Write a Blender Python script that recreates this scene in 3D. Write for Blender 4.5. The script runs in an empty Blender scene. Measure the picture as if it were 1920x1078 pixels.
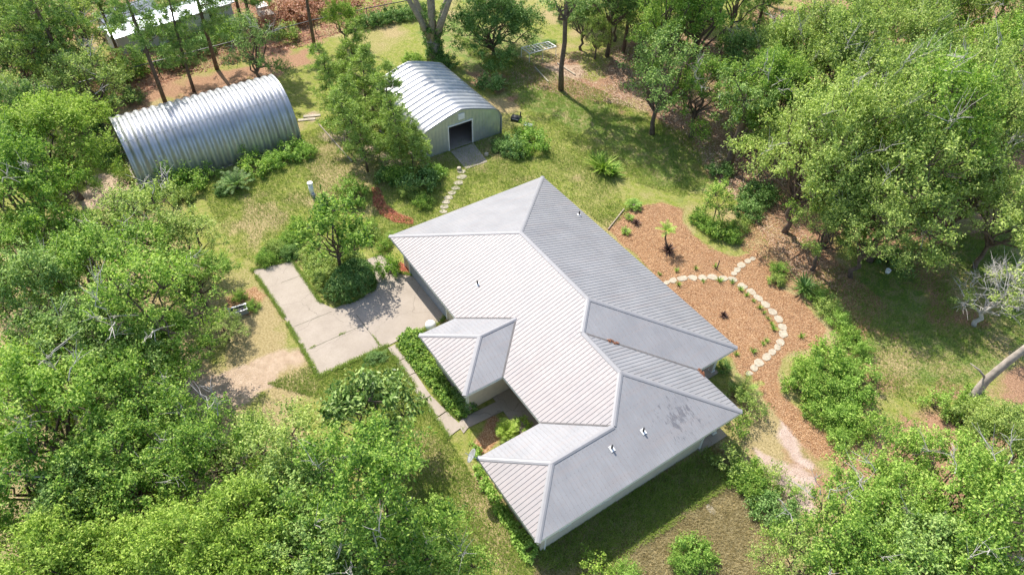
import bpy, math, random
import numpy as np
from mathutils import Vector, Matrix

S = bpy.context.scene
COL = S.collection
R_ = math.radians

# ------------------------------------------------------------------ camera
CAM = np.array([32.451, -12.869, 32.172])
CF = np.array([-0.58028753, 0.40265659, -0.70790823])
CR = np.array([0.55260865, 0.83317815, 0.02092469])
CU = np.array([-0.59823913, 0.37905388, 0.7059944])
FPX = 1327.74
cam_data = bpy.data.cameras.new("camera")
cam = bpy.data.objects.new("camera", cam_data)
COL.objects.link(cam)
cam_data.sensor_width = 36.0
cam_data.lens = FPX / 1920 * 36.0
cam_data.clip_start = 0.5
cam_data.clip_end = 2000
m = Matrix(((CR[0], CU[0], -CF[0], CAM[0]), (CR[1], CU[1], -CF[1], CAM[1]), (CR[2], CU[2], -CF[2], CAM[2]), (0, 0, 0, 1)))
cam.matrix_world = m
S.camera = cam

# ------------------------------------------------------------------ light
SUN = Vector((-1.55, 0.02, 2.0)).normalized()
el = math.asin(SUN.z)
world = bpy.data.worlds.new("World")
S.world = world
world.use_nodes = True
wn = world.node_tree
bg = wn.nodes["Background"]
sky = wn.nodes.new("ShaderNodeTexSky")
sky.sky_type = 'NISHITA'
sky.sun_disc = False
sky.sun_elevation = el
sky.sun_rotation = R_(270)
sky.dust_density = 1.5
wn.links.new(sky.outputs[0], bg.inputs[0])
bg.inputs[1].default_value = 0.15
sd = bpy.data.lights.new("sun", 'SUN')
sd.energy = 4.2
sd.angle = R_(0.5)
sd.color = (1.0, 0.95, 0.87)
so = bpy.data.objects.new("sun", sd)
COL.objects.link(so)
so.rotation_euler = SUN.to_track_quat('Z', 'Y').to_euler()
S.view_settings.view_transform = 'Standard'
S.view_settings.look = 'None'
S.view_settings.exposure = 0.78
S.view_settings.gamma = 1
S.render.engine = 'CYCLES'
S.cycles.max_bounces = 6
S.cycles.diffuse_bounces = 3
S.cycles.glossy_bounces = 3
S.cycles.transmission_bounces = 3

# ------------------------------------------------------------------ helpers
def G(px, py, z=0.0):
    d = CF + CR * ((px - 960) / FPX) - CU * ((py - 539) / FPX)
    t = (z - CAM[2]) / d[2]
    p = CAM + t * d
    return (float(p[0]), float(p[1]), z)

def lnk(o, parent=None):
    COL.objects.link(o)
    if parent is not None:
        o.parent = parent
    return o

def tag(o, label=None, cat=None, group=None, kind=None):
    if label: o['label'] = label
    if cat: o['category'] = cat
    if group: o['group'] = group
    if kind: o['kind'] = kind
    return o

def empty(name, loc=(0, 0, 0), rz=0.0):
    o = bpy.data.objects.new(name, None)
    o.location = loc
    o.rotation_euler = (0, 0, rz)
    o.empty_display_size = 0.2
    return lnk(o)

def np_mesh(name, V, Q, smooth=False):
    """V (n,3) float, Q (m,k) int faces all of k corners"""
    V = np.asarray(V, dtype=np.float32)
    Q = np.asarray(Q, dtype=np.int32)
    me = bpy.data.meshes.new(name)
    me.vertices.add(len(V))
    me.vertices.foreach_set("co", V.ravel())
    k = Q.shape[1]
    me.loops.add(Q.size)
    me.loops.foreach_set("vertex_index", Q.ravel())
    me.polygons.add(len(Q))
    me.polygons.foreach_set("loop_start", np.arange(0, Q.size, k, dtype=np.int32))
    me.polygons.foreach_set("loop_total", np.full(len(Q), k, dtype=np.int32))
    if smooth:
        me.polygons.foreach_set("use_smooth", np.ones(len(Q), dtype=bool))
    me.update(calc_edges=True)
    return me

class MB:
    """collects polygons, linked as one mesh object"""
    def __init__(self):
        self.v = []; self.f = []
    def poly(self, pts):
        n = len(self.v)
        self.v += [tuple(p) for p in pts]
        self.f.append(tuple(range(n, n + len(pts))))
        return self
    def box(self, x0, x1, y0, y1, z0, z1):
        n = len(self.v)
        self.v += [(x0, y0, z0), (x1, y0, z0), (x1, y1, z0), (x0, y1, z0), (x0, y0, z1), (x1, y0, z1), (x1, y1, z1), (x0, y1, z1)]
        for q in ((0, 3, 2, 1), (4, 5, 6, 7), (0, 1, 5, 4), (1, 2, 6, 5), (2, 3, 7, 6), (3, 0, 4, 7)):
            self.f.append(tuple(n + i for i in q))
        return self
    def prism(self, pts, z0, z1):
        n = len(self.v); k = len(pts)
        self.v += [(p[0], p[1], z0) for p in pts] + [(p[0], p[1], z1) for p in pts]
        self.f.append(tuple(n + k + i for i in range(k)))
        self.f.append(tuple(n + i for i in reversed(range(k))))
        for i in range(k):
            j = (i + 1) % k
            self.f.append((n + i, n + j, n + k + j, n + k + i))
        return self
    def tube(self, pts, rad, sides=8, caps=True):
        pts = [Vector(p) for p in pts]
        if not hasattr(rad, '__len__'): rad = [rad] * len(pts)
        n0 = len(self.v)
        ref = Vector((0.31, 0.95, 0.11))
        for i, p in enumerate(pts):
            d = (pts[min(i + 1, len(pts) - 1)] - pts[max(i - 1, 0)]).normalized()
            a = d.cross(ref)
            if a.length < 1e-3: a = d.cross(Vector((1, 0, 0)))
            a.normalize(); b = d.cross(a)
            for k in range(sides):
                t = 2 * math.pi * k / sides
                self.v.append(tuple(p + (a * math.cos(t) + b * math.sin(t)) * rad[i]))
        for i in range(len(pts) - 1):
            for k in range(sides):
                k2 = (k + 1) % sides
                self.f.append((n0 + i * sides + k, n0 + (i + 1) * sides + k, n0 + (i + 1) * sides + k2, n0 + i * sides + k2))
        if caps:
            self.f.append(tuple(n0 + k for k in range(sides)))
            e = n0 + (len(pts) - 1) * sides
            self.f.append(tuple(e + k for k in reversed(range(sides))))
        return self
    def bar(self, a, b, w, h=None, up=(0, 0, 1)):
        """square bar from a to b, bottom centred on the line when h given"""
        a = Vector(a); b = Vector(b); h = w if h is None else h
        d = (b - a).normalized(); s = d.cross(Vector(up)).normalized(); u = s.cross(d)
        n = len(self.v)
        for p in (a, b):
            for q in ((-1, -1), (1, -1), (1, 1), (-1, 1)):
                self.v.append(tuple(p + s * (w / 2 * q[0]) + u * (h / 2 * q[1])))
        for q in ((0, 1, 2, 3), (7, 6, 5, 4), (0, 4, 5, 1), (1, 5, 6, 2), (2, 6, 7, 3), (3, 7, 4, 0)):
            self.f.append(tuple(n + i for i in q))
        return self
    def lathe(self, prof, sides=20, c=(0, 0, 0)):
        n0 = len(self.v)
        for r, z in prof:
            for k in range(sides):
                t = 2 * math.pi * k / sides
                self.v.append((c[0] + r * math.cos(t), c[1] + r * math.sin(t), c[2] + z))
        for i in range(len(prof) - 1):
            for k in range(sides):
                k2 = (k + 1) % sides
                self.f.append((n0 + i * sides + k, n0 + i * sides + k2, n0 + (i + 1) * sides + k2, n0 + (i + 1) * sides + k))
        self.f.append(tuple(n0 + k for k in reversed(range(sides))))
        e = n0 + (len(prof) - 1) * sides
        self.f.append(tuple(e + k for k in range(sides)))
        return self
    def mesh(self, name, smooth=False):
        me = bpy.data.meshes.new(name)
        me.from_pydata(self.v, [], self.f)
        if smooth:
            me.polygons.foreach_set("use_smooth", np.ones(len(self.f), dtype=bool))
        me.update()
        return me
    def build(self, name, mat, parent=None, smooth=False, bevel=0.0):
        me = self.mesh(name, smooth)
        me.materials.append(mat)
        o = lnk(bpy.data.objects.new(name, me), parent)
        if bevel:
            b = o.modifiers.new("bevel", 'BEVEL'); b.width = bevel; b.segments = 2; b.limit_method = 'ANGLE'
        return o

# ------------------------------------------------------------------ materials
class NT:
    def __init__(self, name):
        self.m = bpy.data.materials.new(name)
        self.m.use_nodes = True
        self.t = self.m.node_tree
        self.b = self.t.nodes["Principled BSDF"]
        self.out = self.t.nodes["Material Output"]
    def n(self, typ, **kw):
        x = self.t.nodes.new("ShaderNode" + typ)
        for k, v in kw.items(): setattr(x, k, v)
        return x
    def l(self, a, b): self.t.links.new(a, b)
    def pos(self, obj=False):
        if obj: return self.n("TexCoord").outputs["Object"]
        return self.n("NewGeometry").outputs["Position"]
    def noise(self, scale, detail=4, rough=0.6, vec=None, dist=0.0):
        x = self.n("TexNoise"); x.inputs["Scale"].default_value = scale
        x.inputs["Detail"].default_value = detail; x.inputs["Roughness"].default_value = rough
        x.inputs["Distortion"].default_value = dist
        self.l(vec if vec is not None else self.pos(), x.inputs["Vector"])
        return x.outputs["Fac"]
    def ramp(self, fac, stops):
        x = self.n("ValToRGB")
        e = x.color_ramp.elements
        while len(e) < len(stops): e.new(0.5)
        for i, (p, c) in enumerate(stops):
            e[i].position = p; e[i].color = (c[0], c[1], c[2], 1) if hasattr(c, '__len__') else (c, c, c, 1)
        self.l(fac, x.inputs[0])
        return x.outputs[0]
    def mix(self, fac, a, b, blend='MIX'):
        x = self.n("MixRGB"); x.blend_type = blend
        for i, s in ((0, fac), (1, a), (2, b)):
            if isinstance(s, (int, float)): x.inputs[i].default_value = s
            elif isinstance(s, tuple): x.inputs[i].default_value = (s[0], s[1], s[2], 1)
            else: self.l(s, x.inputs[i])
        return x.outputs[0]
    def math(self, op, a, b=None, c=None, clamp=False):
        x = self.n("Math"); x.operation = op; x.use_clamp = clamp
        for i, s in enumerate((a, b, c)):
            if s is None: continue
            if isinstance(s, (int, float)): x.inputs[i].default_value = s
            else: self.l(s, x.inputs[i])
        return x.outputs[0]
    def bump(self, h, strength=0.5, dist=0.02):
        x = self.n("Bump"); x.inputs["Strength"].default_value = strength; x.inputs["Distance"].default_value = dist
        self.l(h, x.inputs["Height"]); self.l(x.outputs[0], self.b.inputs["Normal"])
    def setc(self, col, rough=0.8, metal=0.0, spec=None):
        if isinstance(col, tuple): self.b.inputs["Base Color"].default_value = (*col, 1)
        else: self.l(col, self.b.inputs["Base Color"])
        if isinstance(rough, (int, float)): self.b.inputs["Roughness"].default_value = rough
        else: self.l(rough, self.b.inputs["Roughness"])
        self.b.inputs["Metallic"].default_value = metal
        if spec is not None: self.b.inputs["Specular IOR Level"].default_value = spec

def simple(name, col, rough=0.7, metal=0.0, var=0.12, scale=3.0, bump=0.0):
    t = NT(name)
    f = t.noise(scale, 5)
    lo = tuple(c * (1 - var) for c in col); hi = tuple(min(1, c * (1 + var)) for c in col)
    t.setc(t.ramp(f, [(0.3, lo), (0.7, hi)]), rough, metal)
    if bump: t.bump(t.noise(scale * 12, 3), bump, 0.01)
    return t.m

def leaf_mat(name, cols, trans=0.38, rough=0.45, clump=0.8):
    """cols: three leaf colours, dark to light"""
    t = NT(name)
    isl = t.n("NewGeometry").outputs["Random Per Island"]
    oi = t.n("ObjectInfo").outputs["Random"]
    nz = t.noise(clump, 2)
    f = t.math('ADD', t.math('MULTIPLY', isl, 0.95), t.math('MULTIPLY', nz, 0.65))
    f = t.math('ADD', f, t.math('MULTIPLY', oi, 0.24))
    f = t.math('SUBTRACT', f, 0.38)
    c = t.ramp(f, [(0.1, cols[0]), (0.5, cols[1]), (0.92, cols[2])])
    t.setc(c, rough + 0.1, 0, 0.2)
    tr = t.n("BsdfTranslucent")
    mx = t.n("MixShader"); mx.inputs[0].default_value = trans
    hs = t.mix(1.0, c, (1.0, 1.12, 0.6), 'MULTIPLY')
    t.l(hs, tr.inputs["Color"])
    t.l(t.b.outputs[0], mx.inputs[1]); t.l(tr.outputs[0], mx.inputs[2])
    t.l(mx.outputs[0], t.out.inputs["Surface"])
    return t.m

M = {}
M['leaf_bright'] = leaf_mat("bright_oak_leaves", [(0.07, 0.16, 0.03), (0.225, 0.385, 0.052), (0.51, 0.65, 0.15)])
M['leaf_yellow'] = leaf_mat("yellow_green_leaves", [(0.12, 0.20, 0.025), (0.29, 0.44, 0.06), (0.56, 0.68, 0.15)])
M['leaf_grey'] = leaf_mat("grey_green_leaves", [(0.11, 0.18, 0.05), (0.31, 0.42, 0.095), (0.60, 0.69, 0.21)])
M['leaf_dark'] = leaf_mat("dark_glossy_leaves", [(0.05, 0.10, 0.015), (0.15, 0.26, 0.045), (0.42, 0.54, 0.17)], 0.2, 0.28)
M['leaf_blue'] = leaf_mat("deep_green_leaves", [(0.045, 0.11, 0.022), (0.14, 0.27, 0.06), (0.34, 0.49, 0.16)], 0.25)
M['leaf_pine'] = leaf_mat("pine_needles", [(0.08, 0.15, 0.045), (0.20, 0.33, 0.07), (0.43, 0.56, 0.17)], 0.25)
M['leaf_sand'] = leaf_mat("sand_pine_needles", [(0.12, 0.18, 0.035), (0.30, 0.42, 0.09), (0.55, 0.66, 0.21)], 0.3)
M['leaf_rust'] = leaf_mat("rusty_dead_leaves", [(0.20, 0.07, 0.03), (0.38, 0.15, 0.08), (0.5, 0.28, 0.18)], 0.2)
M['leaf_lime'] = leaf_mat("lime_shrub_leaves", [(0.10, 0.20, 0.03), (0.26, 0.44, 0.065), (0.48, 0.65, 0.16)], 0.35)
M['bark'] = simple("bark", (0.14, 0.10, 0.075), 0.95, 0, 0.45, 5, 0.8)
M['bark_pale'] = simple("pale_bark", (0.33, 0.28, 0.23), 0.95, 0, 0.3, 4, 0.6)
M['twig'] = simple("grey_dead_wood", (0.5, 0.46, 0.42), 0.9, 0, 0.2, 4)
M['ivy'] = M['leaf_blue']

# ------------------------------------------------------------------ noise for ground masks
def vnoise(x, y, s, seed):
    x = x / s + seed * 17.3; y = y / s + seed * 9.7
    xi = np.floor(x).astype(np.int64); yi = np.floor(y).astype(np.int64)
    fx = x - xi; fy = y - yi
    fx = fx * fx * (3 - 2 * fx); fy = fy * fy * (3 - 2 * fy)
    def h(a, b):
        n = (a * 374761393 + b * 668265263 + seed * 1442695041) & 0xffffffff
        n = ((n ^ (n >> 13)) * 1274126177) & 0xffffffff
        n = n ^ (n >> 16)
        return (n & 0xffff) / 65535.0
    return (h(xi, yi) * (1 - fx) + h(xi + 1, yi) * fx) * (1 - fy) + (h(xi, yi + 1) * (1 - fx) + h(xi + 1, yi + 1) * fx) * fy

def fbm(x, y, s, seed, o=3):
    r = 0; a = 0.5; t = 0
    for i in range(o):
        r = r + a * vnoise(x, y, s / 2 ** i, seed + i * 5); t += a; a /= 2
    return r / t

def pip(x, y, poly):
    c = np.zeros(x.shape, bool); n = len(poly)
    for i in range(n):
        x0, y0 = poly[i][:2]; x1, y1 = poly[(i + 1) % n][:2]
        if y0 == y1: continue
        k = ((y0 > y) != (y1 > y)) & (x < (x1 - x0) * (y - y0) / (y1 - y0) + x0)
        c ^= k
    return c

def mask(x, y, pix, warp=0.5, soft=0.3, seed=1, world_pts=False):
    poly = pix if world_pts else [G(*p) for p in pix]
    bx = [p[0] for p in poly]; by = [p[1] for p in poly]; mg = warp + soft + 0.5
    sel = (x > min(bx) - mg) & (x < max(bx) + mg) & (y > min(by) - mg) & (y < max(by) + mg)
    w = np.zeros(x.shape)
    xs = x[sel]; ys = y[sel]
    wx = xs + (fbm(xs, ys, 1.3, seed) - 0.5) * 2 * warp; wy = ys + (fbm(xs, ys, 1.3, seed + 40) - 0.5) * 2 * warp
    a = 0
    K = [(0, 0), (1, 0), (-1, 0), (0, 1), (0, -1), (.6, .6), (-.6, .6), (.6, -.6), (-.6, -.6)]
    for dx, dy in K: a = a + pip(wx + dx * soft, wy + dy * soft, poly)
    w[sel] = a / len(K)
    return w

# ------------------------------------------------------------------ ground
MULCH = [[(1143, 430), (1165, 400), (1190, 387), (1240, 380), (1285, 392), (1278, 412), (1300, 440), (1345, 470), (1380, 482), (1418, 468), (1445, 500), (1462, 540),
          (1500, 560), (1535, 600), (1548, 622), (1530, 650), (1470, 668), (1458, 700), (1468, 740), (1512, 785), (1560, 830), (1582, 868), (1545, 862),
          (1490, 820), (1450, 775), (1425, 720), (1385, 700), (1370, 670), (1290, 580), (1200, 490)],
         [(697, 352), (710, 352), (724, 384), (747, 401), (776, 411), (774, 421), (740, 417), (712, 402), (700, 382)],
         [(752, 492), (775, 512), (779, 516), (762, 520), (748, 512), (742, 498)],
         [(425, 560), (480, 535), (500, 560), (470, 590), (430, 590)],
         [(905, 800), (925, 770), (950, 810), (900, 850), (885, 830)]]
DIRT = [[(560, 648), (568, 682), (540, 700), (470, 742), (400, 775), (330, 790), (290, 760), (300, 720), (350, 705), (420, 690), (490, 662)],
        [(150, 330), (200, 325), (235, 330), (260, 362), (215, 390), (170, 395)],
         [(1000, 128), (1090, 118), (1100, 150), (1030, 158)],
        [(570, 210), (598, 210), (596, 228), (572, 228)],
        [(600, 250), (625, 240), (745, 300), (775, 310), (760, 325), (690, 300)]]
PINK = [[(1458, 782), (1475, 785), (1490, 822), (1545, 872), (1520, 880), (1495, 862), (1470, 845), (1452, 815)],
        [(1412, 838), (1440, 852), (1475, 880), (1530, 890), (1535, 930), (1510, 960), (1480, 955), (1445, 900), (1420, 870)]]
DRY = [[(-400, 420), (300, 420), (420, 620), (300, 800), (500, 760), (600, 900), (620, 1200), (-400, 1300)], [(1660, 600), (1700, 590), (1760, 650), (1740, 670)], [(1740, 480), (1800, 500), (1860, 600), (1840, 610), (1780, 540)], [(1600, 650), (1700, 640), (1850, 700), (1650, 740)],
       [(1160, 1060), (1240, 990), (1370, 905), (1430, 960), (1470, 1078), (1420, 1150), (1100, 1150)],
       [(470, 610), (540, 590), (570, 650), (600, 700), (560, 760), (480, 740), (440, 650)],
       [(455, 395), (520, 375), (545, 410), (500, 450), (465, 445)], [(590, 250), (650, 270), (700, 350), (640, 340), (590, 300)],
       [(870, 840), (895, 850), (960, 960), (1010, 1078), (870, 1078), (850, 950)],
       [(1390, 380), (1440, 400), (1600, 520), (1620, 620), (1560, 640), (1500, 560), (1420, 470)],
       [(1400, 720), (1440, 760), (1490, 830), (1440, 860), (1360, 800), (1385, 740)]]
LITTER = [[(-60, -60), (600, -60), (600, 95), (560, 130), (400, 190), (260, 200), (150, 240), (-60, 300)],
          [(1140, 90), (1300, 60), (1420, 100), (1430, 260), (1440, 330), (1440, 440), (1520, 500), (1460, 470), (1400, 400), (1340, 330), (1300, 260), (1220, 210), (1130, 190)],
          [(1380, -60), (2300, -60), (2300, 420), (1900, 420), (1700, 480), (1560, 490), (1440, 400)],
          [(960, 120), (1080, 110), (1130, 150), (1120, 200), (1010, 160)],
                    [(1500, 870), (1700, 740), (2300, 600), (2300, 1300), (1480, 1300)]]
LITTER += [[(1100, 1030), (1200, 965), (1300, 900), (1350, 905), (1230, 985), (1130, 1045)], [(1200, 925), (1330, 850), (1340, 862), (1210, 940)], [(1400, 420), (1520, 480), (1640, 540), (1700, 640), (1620, 660), (1560, 590), (1470, 520)], [(1680, 490), (1760, 480), (1860, 600), (1800, 640), (1700, 560)], [(1560, 690), (1660, 680), (1700, 760), (1620, 760)], [(1140, 190), (1300, 240), (1440, 420), (1500, 460), (1400, 300), (1350, 180)], [(860, 110), (960, 150), (1010, 240), (940, 200)]]
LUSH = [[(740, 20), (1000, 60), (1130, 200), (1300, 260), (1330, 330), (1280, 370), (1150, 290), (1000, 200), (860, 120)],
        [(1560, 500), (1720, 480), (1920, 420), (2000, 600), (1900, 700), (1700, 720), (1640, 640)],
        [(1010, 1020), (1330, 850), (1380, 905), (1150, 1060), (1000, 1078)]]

def build_ground():
    def axis(lo, hi, st, far):
        a = np.arange(lo, hi + st / 2, st)
        e = [5, 12, 25, 50, 100, 200, far]
        return np.concatenate([[lo - k for k in reversed(e)], a, [hi + k for k in e]])
    X = axis(-62, 38, 0.17, 400); Y = axis(-30, 62, 0.17, 400)
    nx, ny = len(X), len(Y)
    x, y = np.meshgrid(X, Y, indexing='ij'); x = x.ravel(); y = y.ravel()
    def combine(lst, **k):
        w = np.zeros(x.shape)
        for i, p in enumerate(lst): w = np.maximum(w, mask(x, y, p, seed=3 + i * 7, **k))
        return w
    mulch = combine(MULCH, warp=0.45, soft=0.22)
    dirt = combine(DIRT, warp=0.9, soft=0.45)
    pink = combine(PINK, warp=0.7, soft=0.3) * 0.85
    dry = combine(DRY, warp=1.6, soft=1.0)
    lit = combine(LITTER, warp=2.2, soft=1.2)
    lush = combine(LUSH, warp=1.5, soft=1.2)
    n1 = fbm(x, y, 3.0, 71); n2 = fbm(x, y, 9.0, 91)
    dry = np.clip(dry * 1.0 + np.clip((n1 - 0.50) * 2.8, 0, 0.7) + np.clip((n2 - 0.48) * 1.8, 0, 0.5) - lush * 0.25, 0, 1)
    lit = np.clip(lit * (0.36 + np.clip((fbm(x, y, 2.6, 31) - 0.36) * 3.0, 0, 0.75)), 0, 1)
    z = (fbm(x, y, 6.0, 11) - 0.5) * 0.02 - 0.01
    V = np.stack([x, y, z], 1)
    i, j = np.meshgrid(np.arange(nx - 1), np.arange(ny - 1), indexing='ij')
    a = (i * ny + j).ravel()
    Q = np.stack([a, a + ny, a + ny + 1, a + 1], 1)
    wm = mulch[Q].mean(1); wd = dirt[Q].mean(1); wp = pink[Q].mean(1)
    cls = np.zeros(len(Q), int); cls[wd > 0.5] = 2; cls[wp > 0.5] = 3; cls[wm > 0.5] = 1
    A = np.stack([mulch, dry, lit, np.ones_like(x)], 1).astype(np.float32)
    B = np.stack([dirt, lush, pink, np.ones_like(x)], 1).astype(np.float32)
    # ground material
    t = NT("ground_surface")
    aA = t.n("Attribute", attribute_name="wa"); aB = t.n("Attribute", attribute_name="wb")
    sa = t.n("SeparateColor"); sb = t.n("SeparateColor")
    t.l(aA.outputs["Color"], sa.inputs[0]); t.l(aB.outputs["Color"], sb.inputs[0])
    fine = t.noise(9.0, 6, 0.72); mid = t.noise(2.2, 5, 0.65); tiny = t.noise(26.0, 3, 0.7)
    grass = t.ramp(fine, [(0.28, (0.11, 0.14, 0.022)), (0.5, (0.25, 0.29, 0.05)), (0.75, (0.43, 0.44, 0.13))])
    grass = t.mix(t.ramp(mid, [(0.40, 0.0), (0.66, 0.75)]), grass, (0.40, 0.35, 0.14))
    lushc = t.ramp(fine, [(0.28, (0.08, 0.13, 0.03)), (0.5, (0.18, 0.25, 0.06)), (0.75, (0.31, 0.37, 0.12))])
    dryc = t.ramp(fine, [(0.25, (0.20, 0.16, 0.07)), (0.5, (0.42, 0.33, 0.16)), (0.75, (0.62, 0.50, 0.30))])
    litc = t.ramp(fine, [(0.25, (0.16, 0.09, 0.055)), (0.5, (0.39, 0.225, 0.135)), (0.75, (0.64, 0.43, 0.28))])
    dirtc = t.ramp(mid, [(0.25, (0.42, 0.30, 0.20)), (0.75, (0.64, 0.49, 0.36))])
    pinkc = t.ramp(mid, [(0.25, (0.46, 0.33, 0.26)), (0.75, (0.64, 0.50, 0.42))])
    vo = t.n("TexVoronoi"); vo.inputs["Scale"].default_value = 22.0; t.l(t.pos(), vo.inputs["Vector"])
    chip = t.n("SeparateColor"); t.l(vo.outputs["Color"], chip.inputs[0])
    mul = t.ramp(chip.outputs[0], [(0.0, (0.21, 0.105, 0.05)), (0.3, (0.38, 0.205, 0.10)), (0.7, (0.50, 0.295, 0.155)), (1.0, (0.64, 0.44, 0.27))])
    mul = t.mix(t.ramp(mid, [(0.42, 0.0), (0.7, 0.6)]), mul, (0.27, 0.15, 0.085))
    def edge(w, k=0.8):  # weight sharpened by fine noise
        s = t.math('ADD', w, t.math('MULTIPLY', t.math('SUBTRACT', fine, 0.5), k))
        return t.math('SMOOTHSTEP' if False else 'MULTIPLY_ADD', s, 2.2, -0.6, clamp=True)
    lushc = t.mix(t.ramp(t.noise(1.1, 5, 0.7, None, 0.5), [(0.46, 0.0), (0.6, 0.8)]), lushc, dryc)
    weed = t.ramp(t.noise(4.5, 5, 0.75, None, 0.8), [(0.54, 0.0), (0.62, 0.7)])
    grass = t.mix(weed, grass, (0.10, 0.17, 0.03))
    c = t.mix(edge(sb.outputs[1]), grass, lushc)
    c = t.mix(edge(sa.outputs[1]), c, dryc)
    c = t.mix(edge(sa.outputs[2]), c, litc)
    c = t.mix(edge(sb.outputs[0]), c, dirtc)
    c = t.mix(edge(sb.outputs[2], 0.4), c, pinkc)
    c = t.mix(edge(sa.outputs[0], 0.3), c, mul)
    t.setc(c, 0.95, 0, 0.1)
    h = t.math('ADD', fine, t.math('MULTIPLY', tiny, 0.6))
    t.bump(h, 0.9, 0.12)
    for k, nm, lab in ((0, 'lawn', None), (1, 'mulch_bed', None), (2, 'dirt_track', None), (3, 'sandy_path', None)):
        q = Q[cls == k]
        used, inv = np.unique(q.ravel(), return_inverse=True)
        me = np_mesh(nm, V[used], inv.reshape(q.shape), True)
        for an, arr in (("wa", A), ("wb", B)):
            at = me.color_attributes.new(an, 'FLOAT_COLOR', 'POINT')
            at.data.foreach_set("color", arr[used].ravel())
        me.materials.append(t.m)
        o = lnk(bpy.data.objects.new(nm, me)); tag(o, kind='structure')
build_ground()

# ------------------------------------------------------------------ concrete
t = NT("concrete")
n1 = t.noise(0.8, 6, 0.65); n2 = t.noise(14, 5, 0.7); n3 = t.noise(0.25, 3)
c = t.ramp(n1, [(0.25, (0.28, 0.23, 0.18)), (0.6, (0.375, 0.315, 0.255)), (0.85, (0.43, 0.37, 0.305))])
c = t.mix(0.35, c, t.ramp(n2, [(0.3, (0.27, 0.23, 0.18)), (0.7, (0.47, 0.41, 0.35))]))
c = t.mix(t.ramp(n3, [(0.45, 0.0), (0.7, 0.4)]), c, (0.29, 0.24, 0.19))
sp = t.noise(3.2, 6, 0.8, None, 1.0)
c = t.mix(t.ramp(sp, [(0.60, 0.0), (0.70, 0.45)]), c, (0.20, 0.165, 0.13))
vc = t.n("TexVoronoi"); vc.feature = 'DISTANCE_TO_EDGE'; vc.inputs["Scale"].default_value = 0.33
nv = t.n("TexNoise"); nv.inputs["Scale"].default_value = 1.6; nv.inputs["Detail"].default_value = 5
t.l(t.pos(), nv.inputs["Vector"]); va = t.n("VectorMath"); va.operation = 'MULTIPLY_ADD'; t.l(nv.outputs["Color"], va.inputs[0]); va.inputs[1].default_value = (0.8, 0.8, 0); t.l(t.pos(), va.inputs[2]); t.l(va.outputs[0], vc.inputs["Vector"])
c = t.mix(t.ramp(vc.outputs["Distance"], [(0.0, 0.55), (0.006, 0.0)]), c, (0.12, 0.10, 0.08))
mpt = t.n("Mapping"); mpt.inputs["Scale"].default_value = (1.5, 0.25, 1.0); t.l(t.pos(), mpt.inputs[0])
c = t.mix(t.ramp(t.noise(1.0, 4, 0.6, mpt.outputs[0]), [(0.5, 0.0), (0.7, 0.35)]), c, (0.29, 0.24, 0.20))
t.setc(c, 0.9); t.bump(n2, 0.3, 0.01)
M['concrete'] = t.m
M['joint'] = simple("dark_joint", (0.10, 0.10, 0.06), 0.95, 0, 0.4, 8)
M['flag'] = simple("flagstone", (0.40, 0.35, 0.265), 0.9, 0, 0.22, 5, 0.3)

def grow(pix, z=0.0):
    return [G(*p, z)[:2] for p in pix]

def wobble(poly, amp=0.05, step=0.35, seed=0):
    """irregular slab edge"""
    rnd = random.Random(seed); out = []
    n = len(poly)
    for i in range(n):
        a = Vector(poly[i]); b = Vector(poly[(i + 1) % n]); L = (b - a).length
        k = max(1, int(L / step)); nn = Vector((-(b - a).y, (b - a).x)).normalized()
        for s in range(k):
            p = a.lerp(b, s / k)
            if s: p = p + nn * rnd.uniform(-amp, amp)
            out.append((p.x, p.y))
    return out

drive = [(472, 506), (548, 489), (576, 530), (600, 566), (625, 578), (665, 565), (700, 545), (706, 530), (694, 505), (683, 489), (716, 476), (750, 512), (776, 517),
         (836, 594), (826, 603), (792, 620), (760, 632), (735, 644), (700, 660), (597, 706), (562, 645), (520, 575)]
d = MB(); d.prism(wobble(grow(drive, 0.03), 0.04, 0.3, 4), -0.1, 0.035)
driveway = tag(d.build("driveway", M['concrete']), kind='structure')
for a, b in (((527, 530), (588, 508)), ((552, 612), (622, 584)), ((576, 656), (690, 605)), ((668, 590), (712, 648)), ((690, 605), (712, 592))):
    A = Vector(G(*a, 0.036)); B = Vector(G(*b, 0.036)); j = MB()
    pts = []
    n = (B - A).normalized().cross(Vector((0, 0, 1)))
    rnd = random.Random(int(a[0])); K = 24
    lo = []; hi = []
    for i in range(K + 1):
        p = A.lerp(B, i / K) + n * rnd.uniform(-0.012, 0.012); w = rnd.uniform(0.008, 0.02)
        lo.append((p - n * w).to_tuple()); hi.append((p + n * w).to_tuple())
    for i in range(K): j.poly([(*lo[i][:2], 0.039), (*lo[i + 1][:2], 0.039), (*hi[i + 1][:2], 0.039), (*hi[i][:2], 0.039)])
    j.build("expansion_joint", M['joint'], driveway)

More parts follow.
